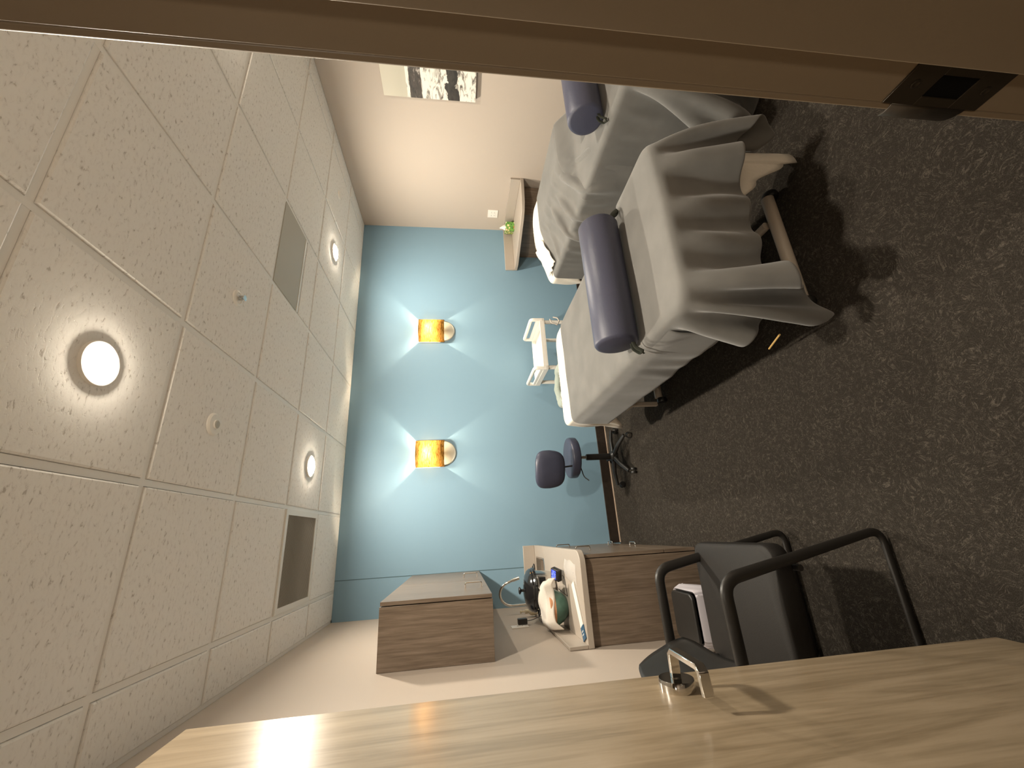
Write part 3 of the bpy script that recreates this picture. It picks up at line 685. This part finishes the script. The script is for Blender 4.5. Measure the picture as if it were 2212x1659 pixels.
# ------------------------------------------------------------------ task stool
sc_ = Vector((.985, -.405, 0))
sl = thing('task_stool', tuple(sc_), 'navy vinyl task stool with round seat and backrest on black wheeled base', 'stool')
MB().lathe([(.165, 0), (.178, .006), (.180, .02), (.180, .058), (.174, .070), (.155, .076), (.001, .077)], (sc_.x, sc_.y, .462), seg=64).build('seat', 'navy_vinyl', sl, smooth=50)
MB().lathe([(.10, 0), (.165, .012), (.165, .016)], (sc_.x, sc_.y, .446), seg=48).build('seat_pan', 'black_plastic', sl)
MB().lathe([(.0145, 0), (.0145, .16)], (sc_.x, sc_.y, .30), seg=20).build('gas_lift', 'steel', sl)
MB().lathe([(.028, 0), (.028, .25), (.024, .255)], (sc_.x, sc_.y, .11), seg=24).build('lift_cover', 'black_plastic', sl)
MB().lathe([(.045, 0), (.048, .02), (.045, .05), (.030, .065)], (sc_.x, sc_.y, .075), seg=30).build('hub', 'black_plastic', sl)
for k in range(5):
    a = RAD(16+72*k); dv = Vector((cos(a), sin(a), 0)); e = sc_+dv*.262
    lg = MB().tube([sc_+dv*.03+Vector((0, 0, .105)), sc_+dv*.15+Vector((0, 0, .095)), e+Vector((0, 0, .068))], .02, 12, rr=[.024, .02, .016], flat=.8).build('leg', 'black_plastic', sl, smooth=60)
    sdv = Vector((-sin(a+.6), cos(a+.6), 0))
    cs = MB()
    for sg in (-1, 1): cs.lathe([(.010, -.008), (.024, -.008), (.026, 0), (.024, .008), (.010, .008)], e+Vector((0, 0, .0265))+sdv*sg*.014, sdv, 24)
    cs.build('caster', 'black_plastic', lg)
    MB().lathe([(.016, 0), (.018, .001), (.016, .002)], e+Vector((0, 0, .0265))+sdv*-.0225, -sdv, 20).build('wheel_cap', 'steel', lg)
    MB().lathe([(.007, 0), (.007, .022)], e+Vector((0, 0, .045)), seg=12).build('stem', 'steel', lg)
# backrest cushion, curved, nearer the camera
bcx, bcy, bcz = .862, -.575, .745; tn = Vector((-.35, -.94, 0)).normalized(); ts = Vector((-tn.y, tn.x, 0))
rings = []
for dep, sh in ((-.030, .80), (-.026, .93), (-.010, .995), (.006, 1.0), (.018, .95), (.026, .82), (.030, .5), (.031, .05)):
    ring = []
    for k in range(48):
        a = 2*pi*k/48; ca, sa = cos(a), sin(a); e = .55
        sxx = math.copysign(abs(ca)**e, ca)*.162*sh; szz = math.copysign(abs(sa)**e, sa)*.128*sh
        ring.append(Vector((bcx, bcy, bcz+szz))+ts*sxx*(1-.10*(szz < 0)*abs(szz)/.128)+tn*(dep-.9*(sxx**2)))
    rings.append(ring)
MB().rings(rings).build('backrest', 'navy_vinyl', sl, smooth=60)
MB().tube(fillet([Vector((bcx, bcy, .70))-tn*.03, Vector((bcx, bcy, .70))-tn*.06+Vector((0, 0, -.03)), (.90, -.52, .50), (.93, -.47, .445), (.97, -.42, .445)], .04, 5), .012, 12, flat=.6).build('back_support', 'black_metal', sl, smooth=60)
MB().tube(fillet([(.90, -.47, .448), (.80, -.50, .435), (.765, -.52, .40)], .02, 5), .0045, 10).build('height_lever', 'black_plastic', sl, smooth=60)

# ------------------------------------------------------------------ utility cart
uc2 = thing('utility_cart', (2.035, -.375, 0), 'white plastic utility cart against the blue wall behind the near table', 'cart')
cx0, cx1, cy0, cy1 = 1.775, 2.305, -.60, -.15
def tray(z, h):
    m = MB(); m.box((cx0+.03, cy0, z-.006), (cx1-.03, cy1, z))
    m.box((cx0+.03, cy0, z), (cx1-.03, cy0+.014, z+h)); m.box((cx0+.03, cy1-.014, z), (cx1-.03, cy1, z+h))
    m.box((cx0, cy0, z-.006), (cx0+.03, cy1, z+h)); m.box((cx1-.03, cy0, z-.006), (cx1, cy1, z+h))
    return m
tray(.685, .042).build('top_tray', 'white_plastic', uc2, bevel=.004)
tray(.16, .06).build('lower_tray', 'white_plastic', uc2, bevel=.004)
for x0 in (cx0, cx1-.028):
    pts = fillet([(x0+.014, cy0+.012, .70), (x0+.014, cy0+.012, .808), (x0+.014, cy1-.012, .808), (x0+.014, cy1-.012, .70)], .03, 6)
    MB().tube(pts, .017, 14, up=(1, 0, 0)).build('end_handle', 'white_plastic', uc2, smooth=60)
    MB().box((x0+.004, cy0+.01, .725), (x0+.024, cy1-.01, .755)).build('end_rail', 'white_plastic', uc2, bevel=.004)
for x in (cx0+.028, cx1-.028):
    for yy in (cy0+.03, cy1-.03):
        lg = MB().tube([(x, yy, .10), (x, yy, .686)], .019, 16).build('post', 'white_plastic', uc2, smooth=60)
        MB().lathe([(.008, -.010), (.036, -.010), (.038, 0), (.036, .010), (.008, .010)], (x, yy, .038), (1, 0, 0), 24).build('caster', 'vent_grey', lg)
        MB().tube([(x, yy, .055), (x, yy, .105)], .008, 10).build('caster_stem', 'steel', lg)
MB().tube([(2.30, -.63, .60), (2.285, -.64, .56), (2.25, -.645, .545), (2.21, -.64, .57), (2.24, -.63, .62), (2.28, -.625, .63)], .006, 10).build('white_cord', 'cable_white', uc2, smooth=60)

# ------------------------------------------------------------------ treatment tables and their linen
def interp(keys, s):
    if s <= keys[0][0]: return keys[0][1:]
    for a, b in zip(keys, keys[1:]):
        if s <= b[0]:
            t = (s-a[0])/(b[0]-a[0]); t = t*t*(3-2*t); return tuple(p+(q-p)*t for p, q in zip(a[1:], b[1:]))
    return keys[-1][1:]
def half_path(half_w, y_foot, y_end, r, closed, nf=60, nc=22, ns=150):
    """points from the middle of the foot edge round the corner and up the side; (offset from axis, y, normal)"""
    P = []
    for i in range(nf): P.append(((half_w-r)*i/nf, y_foot, 0, -1, 'f'))
    for i in range(nc):
        a = -pi/2+(pi/2)*i/nc; P.append((half_w-r+r*cos(a), y_foot+r+r*sin(a), cos(a), sin(a), 'c'))
    ye = y_end-(r if closed else 0)
    for i in range(ns+(0 if closed else 1)): P.append((half_w, y_foot+r+(ye-y_foot-r)*i/ns, 1, 0, 's'))
    if closed:
        for i in range(nc):
            a = (pi/2)*i/nc; P.append((half_w-r+r*cos(a), y_end-r+r*sin(a), cos(a), sin(a), 'hc'))
        for i in range(nf+1): P.append(((half_w-r)*(1-i/nf), y_end, 0, 1, 'h'))
    return P
def cloth(name, cx, half_w, y_foot, y_end, r, ztop, hemL, hemR, closed, mat, top=None, solid=.006, K=26, Mx=40, roll=.032, wr=None, **k):
    """hemX(kind, x, y) -> (outward flare, hem height)"""
    P = half_path(half_w, y_foot, y_end, r, closed); rows = []
    top = top or (lambda x, y: 0)
    for (a, y, nx, ny, kd) in P:
        def col(sg, hem):
            x = cx+sg*a; fl, zh = hem(kd, x, y); zt = ztop+top(x, y); out = []
            for j in range(1, K+1):
                t = j/K
                if j <= 6:
                    b = (pi/2)*j/6; o = roll*sin(b)*.8; z = zt-roll*(1-cos(b)); t2 = 0
                else:
                    t2 = (j-6)/(K-6); z = (zt-roll)*(1-t2)+zh*t2; o = roll*.8
                env = t2**.75 if t2 > 0 else 0
                o += fl*env
                if wr: o += wr(x, y, z, t2, sg)
                out.append(Vector((x+sg*nx*o, y+ny*o, z)))
            return out
        R_ = col(1, hemR); L_ = col(-1, hemL)
        mid = []
        for q in range(Mx+1):
            x = cx+a*(1-2*q/Mx); mid.append(Vector((x, y, ztop+top(x, y))))
        rows.append(list(reversed(R_))+mid+L_)
    o = MB().grid(rows).build(name, mat, solid=solid, smooth=75, weld=.0004, **k)
    return o
ZT = .700
def table(cx, label, hw=.362, y0=-2.76, y1=-1.035, foot_tube_y=-2.64):
    t = thing('treatment_table', (cx, (y0+y1)/2, 0), label, 'treatment table', 'treatment tables')
    MB().prism(rrect(cx-hw, cx+hw, y0, y1, .10, 8), .625, .682).build('cushion', 'table_vinyl', t, bevel=.012, seg=3)
    m = MB(); m.box((cx-hw+.07, y0+.10, .585), (cx-hw+.11, y1-.10, .622)); m.box((cx+hw-.11, y0+.10, .585), (cx+hw-.07, y1-.10, .622))
    for yy in (y0+.10, (y0+y1)/2, y1-.14): m.box((cx-hw+.07, yy, .586), (cx+hw-.07, yy+.04, .621))
    m.build('top_frame', 'frame_cream', t, bevel=.003)
    for yy in (foot_tube_y, y1-.28):
        fb = MB().tube([(cx-.27, yy, .055), (cx+.27, yy, .055)], .027, 20).build('floor_bar', 'frame_cream', t, smooth=60)
        for sg in (-1, 1):
            MB().lathe([(.010, -.016), (.030, -.016), (.034, -.008), (.034, .008), (.030, .016), (.010, .016)], (cx+sg*.288, yy, .0345), (1, 0, 0), 28).build('end_wheel', 'black_plastic', fb)
    m = MB()
    for sg in (-1, 1):
        m.tube([(cx+sg*.14, foot_tube_y+.03, .075), (cx+sg*.14, foot_tube_y+.30, .075), (cx+sg*.14, y1-.30, .075)], .02, 14)
    m.build('base_rails', 'frame_cream', t, smooth=60)
    for sg in (-1, 1):
        MB().tube([(cx+sg*.10, foot_tube_y+.22, .09), (cx+sg*.10, y1-.55, .585)], .022, 14).build('lift_arm', 'frame_cream', t, smooth=60)
        MB().tube([(cx+sg*.145, y1-.42, .09), (cx+sg*.145, foot_tube_y+.60, .585)], .022, 14).build('lift_arm', 'frame_cream', t, smooth=60)
    MB().tube([(cx, foot_tube_y+.35, .14), (cx, -1.75, .42)], .033, 18).build('actuator', 'black_plastic', t, smooth=60)
    return t
BX1, HW1 = 1.515, .412
BX2 = 2.785
YF1 = -2.825
t1 = table(BX1, 'near treatment table under grey blanket, with exposed cream floor bar', foot_tube_y=-2.655)
MB().tube([(1.10, -2.46, .10), (1.10, -2.60, .16)], .004, 8).build('yellow_cable', 'yellow_cable', t1)
t2 = table(BX2, 'far treatment table beside the right wall, mostly covered by its blanket')
m = MB(); m.box((BX1-.36, -1.42, .30), (BX1-.30, -1.30, .36)); m.box((BX1-.345, -1.37, .10), (BX1-.315, -1.34, .30)); m.build('head_bracket', 'frame_cream', t1, bevel=.004)
# near table linen
WIDE = .12
def drape(X, restu, restv, pin, half, cen, rad, top, nsteps=220, iters=7, dt=.02, bend=.25, seed=1, zmin=.01, noise=.004, edge=.10):
    """position based cloth on an n x m grid falling over a rounded table; returns the settled grid"""
    rng = np.random.default_rng(seed); n, m = X.shape[:2]
    P = X.copy(); V = np.zeros_like(P)
    free = (~pin).astype(float)[..., None]
    P += free*rng.normal(0, noise, P.shape)
    w = free
    B = []                                   # (slices a, slices b, rest, stiffness)
    def L(r): return r[..., None]
    for par in (0, 1):
        a = (slice(par, n-1, 2), slice(None)); b = (slice(par+1, n, 2), slice(None)); B.append((a, b, L(restu[par:n-1:2]), 1, 0))
        a = (slice(None), slice(par, m-1, 2)); b = (slice(None), slice(par+1, m, 2)); B.append((a, b, L(restv[:, par:m-1:2]), 1, 0))
    for par in (0, 1):
        ru = restu[par:n-1:2, :]; 
        d = np.sqrt(((ru[:, 1:]+ru[:, :-1])/2)**2+restv[par:n-1:2, :]**2)
        B.append(((slice(par, n-1, 2), slice(0, m-1)), (slice(par+1, n, 2), slice(1, m)), L(d), .35, 0))
        B.append(((slice(par, n-1, 2), slice(1, m)), (slice(par+1, n, 2), slice(0, m-1)), L(d), .35, 0))
    for st in (0, 1, 2, 3):
        k = min(len(range(st, n-2, 4)), len(range(st+2, n, 4)))
        a = np.arange(st, n-2, 4)[:k]; B.append(((slice(a[0], a[-1]+1, 4), slice(None)), (slice(a[0]+2, a[-1]+3, 4), slice(None)), L(restu[a]+restu[a+1]), bend, 1))
        a = np.arange(st, m-2, 4); B.append(((slice(None), slice(a[0], a[-1]+1, 4)), (slice(None), slice(a[0]+2, a[-1]+3, 4)), L(restv[:, a]+restv[:, a+1]), bend, 1))
    for st in range(8):                       # wider folds: resist bending over four cells
        a = np.arange(st, n-4, 8)
        if len(a): B.append(((slice(a[0], a[-1]+1, 8), slice(None)), (slice(a[0]+4, a[-1]+5, 8), slice(None)), L(restu[a]+restu[a+1]+restu[a+2]+restu[a+3]), bend*WIDE, 1))
        a = np.arange(st, m-4, 8)
        if len(a): B.append(((slice(None), slice(a[0], a[-1]+1, 8)), (slice(None), slice(a[0]+4, a[-1]+5, 8)), L(restv[:, a]+restv[:, a+1]+restv[:, a+2]+restv[:, a+3]), bend*WIDE, 1))
    hx, hy = half; cx, cy = cen
    def collide(P, Q):
        zt = top(P[..., 0], P[..., 1]); cr = edge
        # horizontal rounded rectangle
        dx = P[..., 0]-cx; dy = P[..., 1]-cy
        qx = np.abs(dx)-(hx-cr); qy = np.abs(dy)-(hy-cr)
        ox = np.maximum(qx, 0); oy = np.maximum(qy, 0); hl = np.hypot(ox, oy)
        dh = hl+np.minimum(np.maximum(qx, qy), 0)-cr          # signed distance in plan
        nx = np.where(hl > 1e-9, ox/np.maximum(hl, 1e-9), (qx > qy)*1.)*np.sign(dx); ny = np.where(hl > 1e-9, oy/np.maximum(hl, 1e-9), (qx <= qy)*1.)*np.sign(dy)
        a = dh+rad; b = P[..., 2]-zt+rad
        la = np.maximum(a, 0); lb = np.maximum(b, 0); l = np.hypot(la, lb)
        sd = l+np.minimum(np.maximum(a, b), 0)-rad
        na = np.where(l > 1e-9, la/np.maximum(l, 1e-9), (a > b)*1.); nb = np.where(l > 1e-9, lb/np.maximum(l, 1e-9), (a <= b)*1.)
        hit = (sd < 0)[..., None]*free
        push = -sd[..., None]*np.stack([na*nx, na*ny, nb], -1)
        P += hit*push
        P += hit*(Q-P)*np.array([.6, .6, 0])*(nb[..., None] > .5)     # friction on the top
        P[..., 2] = np.maximum(P[..., 2], zmin)
    for s in range(nsteps):
        Q = P.copy(); V[..., 2] -= 1.0*dt; V *= .99 if s < nsteps*.75 else .95; P = P+free*V*dt
        for it in range(iters):
            for a, b, r, k, stiff in B:
                d = P[b]-P[a]; l = np.sqrt((d*d).sum(-1, keepdims=True))+1e-9
                wa, wb = w[a], w[b]; ws = wa+wb; c = k*(l-r)/l/np.where(ws > 0, ws, 1)
                if stiff: c = np.where(l < r, c, 0)      # bending only resists folding
                d = d*c; P[a] += wa*d; P[b] -= wb*d
            if it % 2 == 0 or it == iters-1: collide(P, Q)
        V = (P-Q)/dt; V *= free
    return P

def sm(a, b, x):
    t = min(1, max(0, (x-a)/(b-a))); return t*t*(3-2*t)
def nsm(a, b, x):
    t = np.clip((x-a)/(b-a), 0, 1); return t*t*(3-2*t)
def ridge2(x, y, n=False):
    f = nsm if n else sm; u = (x-(BX2-.412))/.824
    return f(.02, .60, u)*.092*f(-2.05, -1.88, y)
def blanket(cx, y0, y1, over, step, zt, top, pin, gu, gv, warp, seed, name='blanket', post=None, **k):
    """over = (left, right, foot) overhang; gu, gv = extra cloth across and along; warp moves the laid-out cloth before it falls"""
    us = np.arange(-(HW1+over[0]), HW1+over[1]+1e-6, step); vv = np.arange(y0-over[2], y1+1e-6, step)
    U, V = np.meshgrid(us, vv, indexing='ij'); U2, V2 = warp(U, V)
    x = cx+U2; X = np.stack([x, V2, zt+top(x, V2)+.001+.0*U], -1).astype(np.float32)
    pm = pin(U2, V2); g1, g2 = gu(U2, V2), gv(U2, V2)
    ru = np.linalg.norm(X[1:]-X[:-1], axis=-1)*((g1[1:]+g1[:-1])/2); rv = np.linalg.norm(X[:, 1:]-X[:, :-1], axis=-1)*((g2[:, 1:]+g2[:, :-1])/2)
    P = drape(X, ru.astype(np.float32), rv.astype(np.float32), pm, (HW1+.004, 1.2), (cx, YF1+1.2-.004), .028, lambda a, b: zt+top(a, b), seed=seed, edge=.09, **k)
    if post: P = post(P)
    return MB().grid([[Vector(map(float, p)) for p in r] for r in P]).build(name, 'blanket_grey', smooth=180, solid=.005, sub=1)
zero = lambda x, y: 0*x
one = lambda U, V: 1+0*U
t_ = ZT
head1 = blanket(BX1, -2.62, -1.20, (.262, .30, 0), .024, ZT+.001, lambda x, y: .0022*np.sin(9*y+6*x)*np.sin(13*x-4*y), lambda U, V: np.abs(U) < HW1-.035, one, lambda U, V: 1+.004*nsm(HW1, HW1+.1, np.abs(U)), lambda U, V: (U, V+.05*U*(V > -9)), 5, nsteps=150)
tag(head1, 'grey blanket covering the middle and head part of the near treatment table', 'blanket', 'grey blankets on the treatment tables')
def tuck(P):
    P = P.copy(); e = BX1+HW1+.022; x = P[..., 0]; P[..., 0] = np.where(x > e, e+(x-e)*.22, x); return P
foot1 = blanket(BX1, YF1, -2.43, (.290, .31, .325), .0165, ZT+.008, lambda x, y: .002*np.sin(11*x+9*y), lambda U, V: (np.abs(U) < HW1-.035) & (V > YF1+.045),
                lambda U, V: 1+.17*nsm(.0, .16, YF1-V), lambda U, V: 1+.07*nsm(HW1, HW1+.14, np.abs(U)), lambda U, V: (U, V), 3, nsteps=240, bend=.3, post=tuck)
tag(foot1, 'grey blanket hanging in deep pleats over the foot end of the near treatment table', 'blanket', 'grey blankets on the treatment tables')
def hemS1(kd, x, y):
    if kd == 'f': return interp([(1.0, -.02, .42), (1.40, -.015, .39), (1.48, .0, .375), (1.58, .005, .37), (1.70, .010, .26), (1.80, .02, .11), (1.88, .035, .06), (1.95, .03, .05)], x)
    if kd == 'c': return (.03, .05) if x > BX1 else (-.01, .40)
    if kd == 's': return interp([(-2.8, -.012, .45), (-1.30, -.012, .45), (-1.22, .0, .36), (-1.15, .018, .30), (-1.05, .02, .24)], y) if x < BX1 else interp([(-2.72, .025, .06), (-2.62, .0, .2), (-2.4, -.01, .40), (-1.2, -.01, .42), (-1.0, .0, .40)], y)
    if kd == 'hc' and x < BX1: return (.03+.015*sin(60*x), .27+.03*sin(50*y))
    return (.0, .40)
sh1 = cloth('fitted_sheet', BX1, HW1-.030, YF1+.030, -.985, .09, ZT-.0075, hemS1, hemS1, True, 'sheet_white', K=18, solid=.004, roll=.020,
            wr=lambda x, y, z, t, sg: (y > -1.35)*t**.5*(.008*sin(70*(y+.3*z))+.005*sin(41*x+20*z)))
tag(sh1, 'cream white sheet on the near treatment table, bare at its head end', 'sheet', 'cream sheets on the treatment tables')
# far table linen: something soft raises the blanket along its right-hand side
def t2n(x, y): return ridge2(x, y, True)
def ridges(P):
    x, y, z = P[..., 0], P[..., 1], P[..., 2]; d = np.clip(BX2+.08-x, 0, None)+np.clip(ZT-.03-z, 0, None); w = y+.50*d
    g = 0
    for c, s_, a in ((-1.90, .016, .012), (-1.80, .014, .011), (-1.69, .016, .014), (-1.585, .013, .009), (-1.50, .015, .012), (-1.40, .014, .010), (-1.31, .013, .010), (-1.245, .010, .008)):
        g = g+a*np.exp(-np.abs((w-c)/s_)**1.6)-a*.35*np.exp(-((w-c-.03)/(s_*1.6))**2)
    g = g*np.clip(d/.10, 0, 1)*np.clip(1.15-d/.55, .2, 1)
    P = P.copy(); P[..., 2] += g*.8; P[..., 0] -= g*.6*(x < BX2-.30); return P
head2 = blanket(BX2, -2.20, -1.20, (.235, .25, 0), .0165, ZT+.001, t2n, lambda U, V: (U > -.06+.0*V) & (U < HW1-.035), one, lambda U, V: 1+.32*nsm(.02, .30, -U), lambda U, V: (U, V-.16*nsm(-.05, .75, -U)), 11, nsteps=200, bend=.10, post=ridges)
tag(head2, 'grey blanket lying in slanting wrinkles over the head half of the far treatment table', 'blanket', 'grey blankets on the treatment tables')
foot2 = blanket(BX2, YF1, -1.90, (.345, .36, .47), .017, ZT+.008, t2n, lambda U, V: (np.abs(U) < HW1-.035) & (V > YF1+.045) & (V < -2.0), lambda U, V: 1+.14*nsm(.0, .12, YF1-V), lambda U, V: 1+.06*nsm(HW1, HW1+.10, np.abs(U)),
                lambda U, V: (U*(1-.0*V)-(U < -HW1)*(-U-HW1)*.45*np.clip((-2.05-V)/.7, -.5, 1), V-.20*nsm(-.1, .8, -U)*nsm(-2.9, -1.9, V)), 8, nsteps=190)
tag(foot2, 'grey blanket over the foot half of the far treatment table, hanging nearly to the carpet', 'blanket', 'grey blankets on the treatment tables')
def hemS2(kd, x, y):
    if kd in 'f': return (.0, .30)
    if kd == 'c': return (.0, .20)
    if kd == 's' and x < BX2: return interp([(-2.74, .012, .14), (-2.62, .015, .135), (-2.55, .010, .165), (-2.30, .004, .275), (-2.10, -.004, .40), (-2.0, -.02, .46), (-1.2, -.012, .48), (-1.0, .01, .42)], y)
    return (.0, .40)
def topS2(x, y):
    u = (x-(BX2-.412))/.824; return ridge2(x, y)+.012*sm(-1.25, -1.05, y)*sm(.3, .9, u)
sh2 = cloth('fitted_sheet', BX2, .380, YF1+.030, -.985, .12, ZT-.0075, hemS2, hemS2, True, 'sheet_white', top=topS2, K=18, solid=.004, roll=.03,
            wr=lambda x, y, z, t, sg: (y > -1.3)*t**.5*.008*sin(60*(y+.4*z)))
tag(sh2, 'cream white sheet on the far treatment table, bare at its head end', 'sheet', 'cream sheets on the treatment tables')
# cream cloth folded back at the far table's head
rows = []
for i in range(21):
    a = i/20; row = []
    for j in range(17):
        b = j/16; x = 2.43+.30*a; yy = -1.30+.20*b+.10*a
        row.append((x, yy, ZT+.012+topS2(x, yy)+.012*abs(sin(7*a+5*b))+.006*sin(19*b+4*a)))
    rows.append(row)
tag(MB().grid(rows).build('pillow_cover', 'sheet_white', solid=.006, smooth=70), 'crumpled cream cloth lying at the blanket edge on far table', 'cloth')
# wheel foot of the far table showing at its corner
tag(MB().box((2.39, -2.72, .03), (2.44, -2.64, .10)).build('corner_foot', 'white_plastic', t2, bevel=.01, seg=3))
# face cradle on the near table
fcd = thing('face_cradle', (1.53, -.83, .60), 'padded face rest in sage green cover behind near table head', 'head rest')
pts = [Vector((1.53+.150*cos(a), -.835+.11*sin(a), .640+.004*sin(5*a))) for a in [RAD(-60+300*k/30) for k in range(31)]]
MB().tube(pts, .045, 18, rr=[.03]+[.045+.004*sin(k*1.9) for k in range(29)]+[.03], flat=.75).build('pad', 'sage_cloth', fcd, smooth=60)
MB().box((1.46, -.98, .572), (1.60, -.74, .600)).build('mount', 'black_metal', fcd, bevel=.003)
# bolsters
def bolster(x0, x1, y, label):
    r = .097; z = ZT+.0145+r; t = thing('bolster', ((x0+x1)/2, y, ZT+.0145), label, 'bolster', 'navy bolsters on the treatment tables')
    L = x1-x0; MB().lathe([(.001, 0), (r*.80, .0015), (r*.94, .006), (r, .016), (r, L/2), (r, L-.016), (r*.94, L-.006), (r*.80, L-.0015), (.001, L)], (x0, y, z), (1, 0, 0), 72).build('cushion', 'navy_bolster', t, smooth=60)
    for xe, sg in ((x0, -1), (x1, 1)):
        m = MB(); z0 = z-.070
        pts = fillet([(xe+sg*.001, y-.045, z0+.012), (xe+sg*.03, y-.050, z0+.008), (xe+sg*.055, y-.060, ZT+.018), (xe+sg*.050, y-.028, ZT+.018), (xe+sg*.026, y-.025, z0+.008), (xe+sg*.001, y-.030, z0+.012)], .012, 4)
        m.tube(pts, .010, 10, flat=.18, up=(0, 1, 0)); m.build('strap_handle', 'strap_black', t, smooth=60)
    return t
bolster(1.130, 1.795, -2.425, 'navy blue cylindrical bolster lying across the near treatment table')
bolster(2.445, 3.110, -2.49, 'navy blue cylindrical bolster on the far treatment table, partly behind door frame')
# pale cords under the far table
for k in range(6):
    x = 2.55+.05*k; m = MB().tube([(x, -1.95+.03*k, .30), (x-.01+.02*(k % 2), -1.97+.02*k, .16), (x-.05+.03*(k % 3), -2.02+.03*k, .006)], .0045, 8)
    m.build('hanging_cord', 'cable_white', t2, smooth=60)
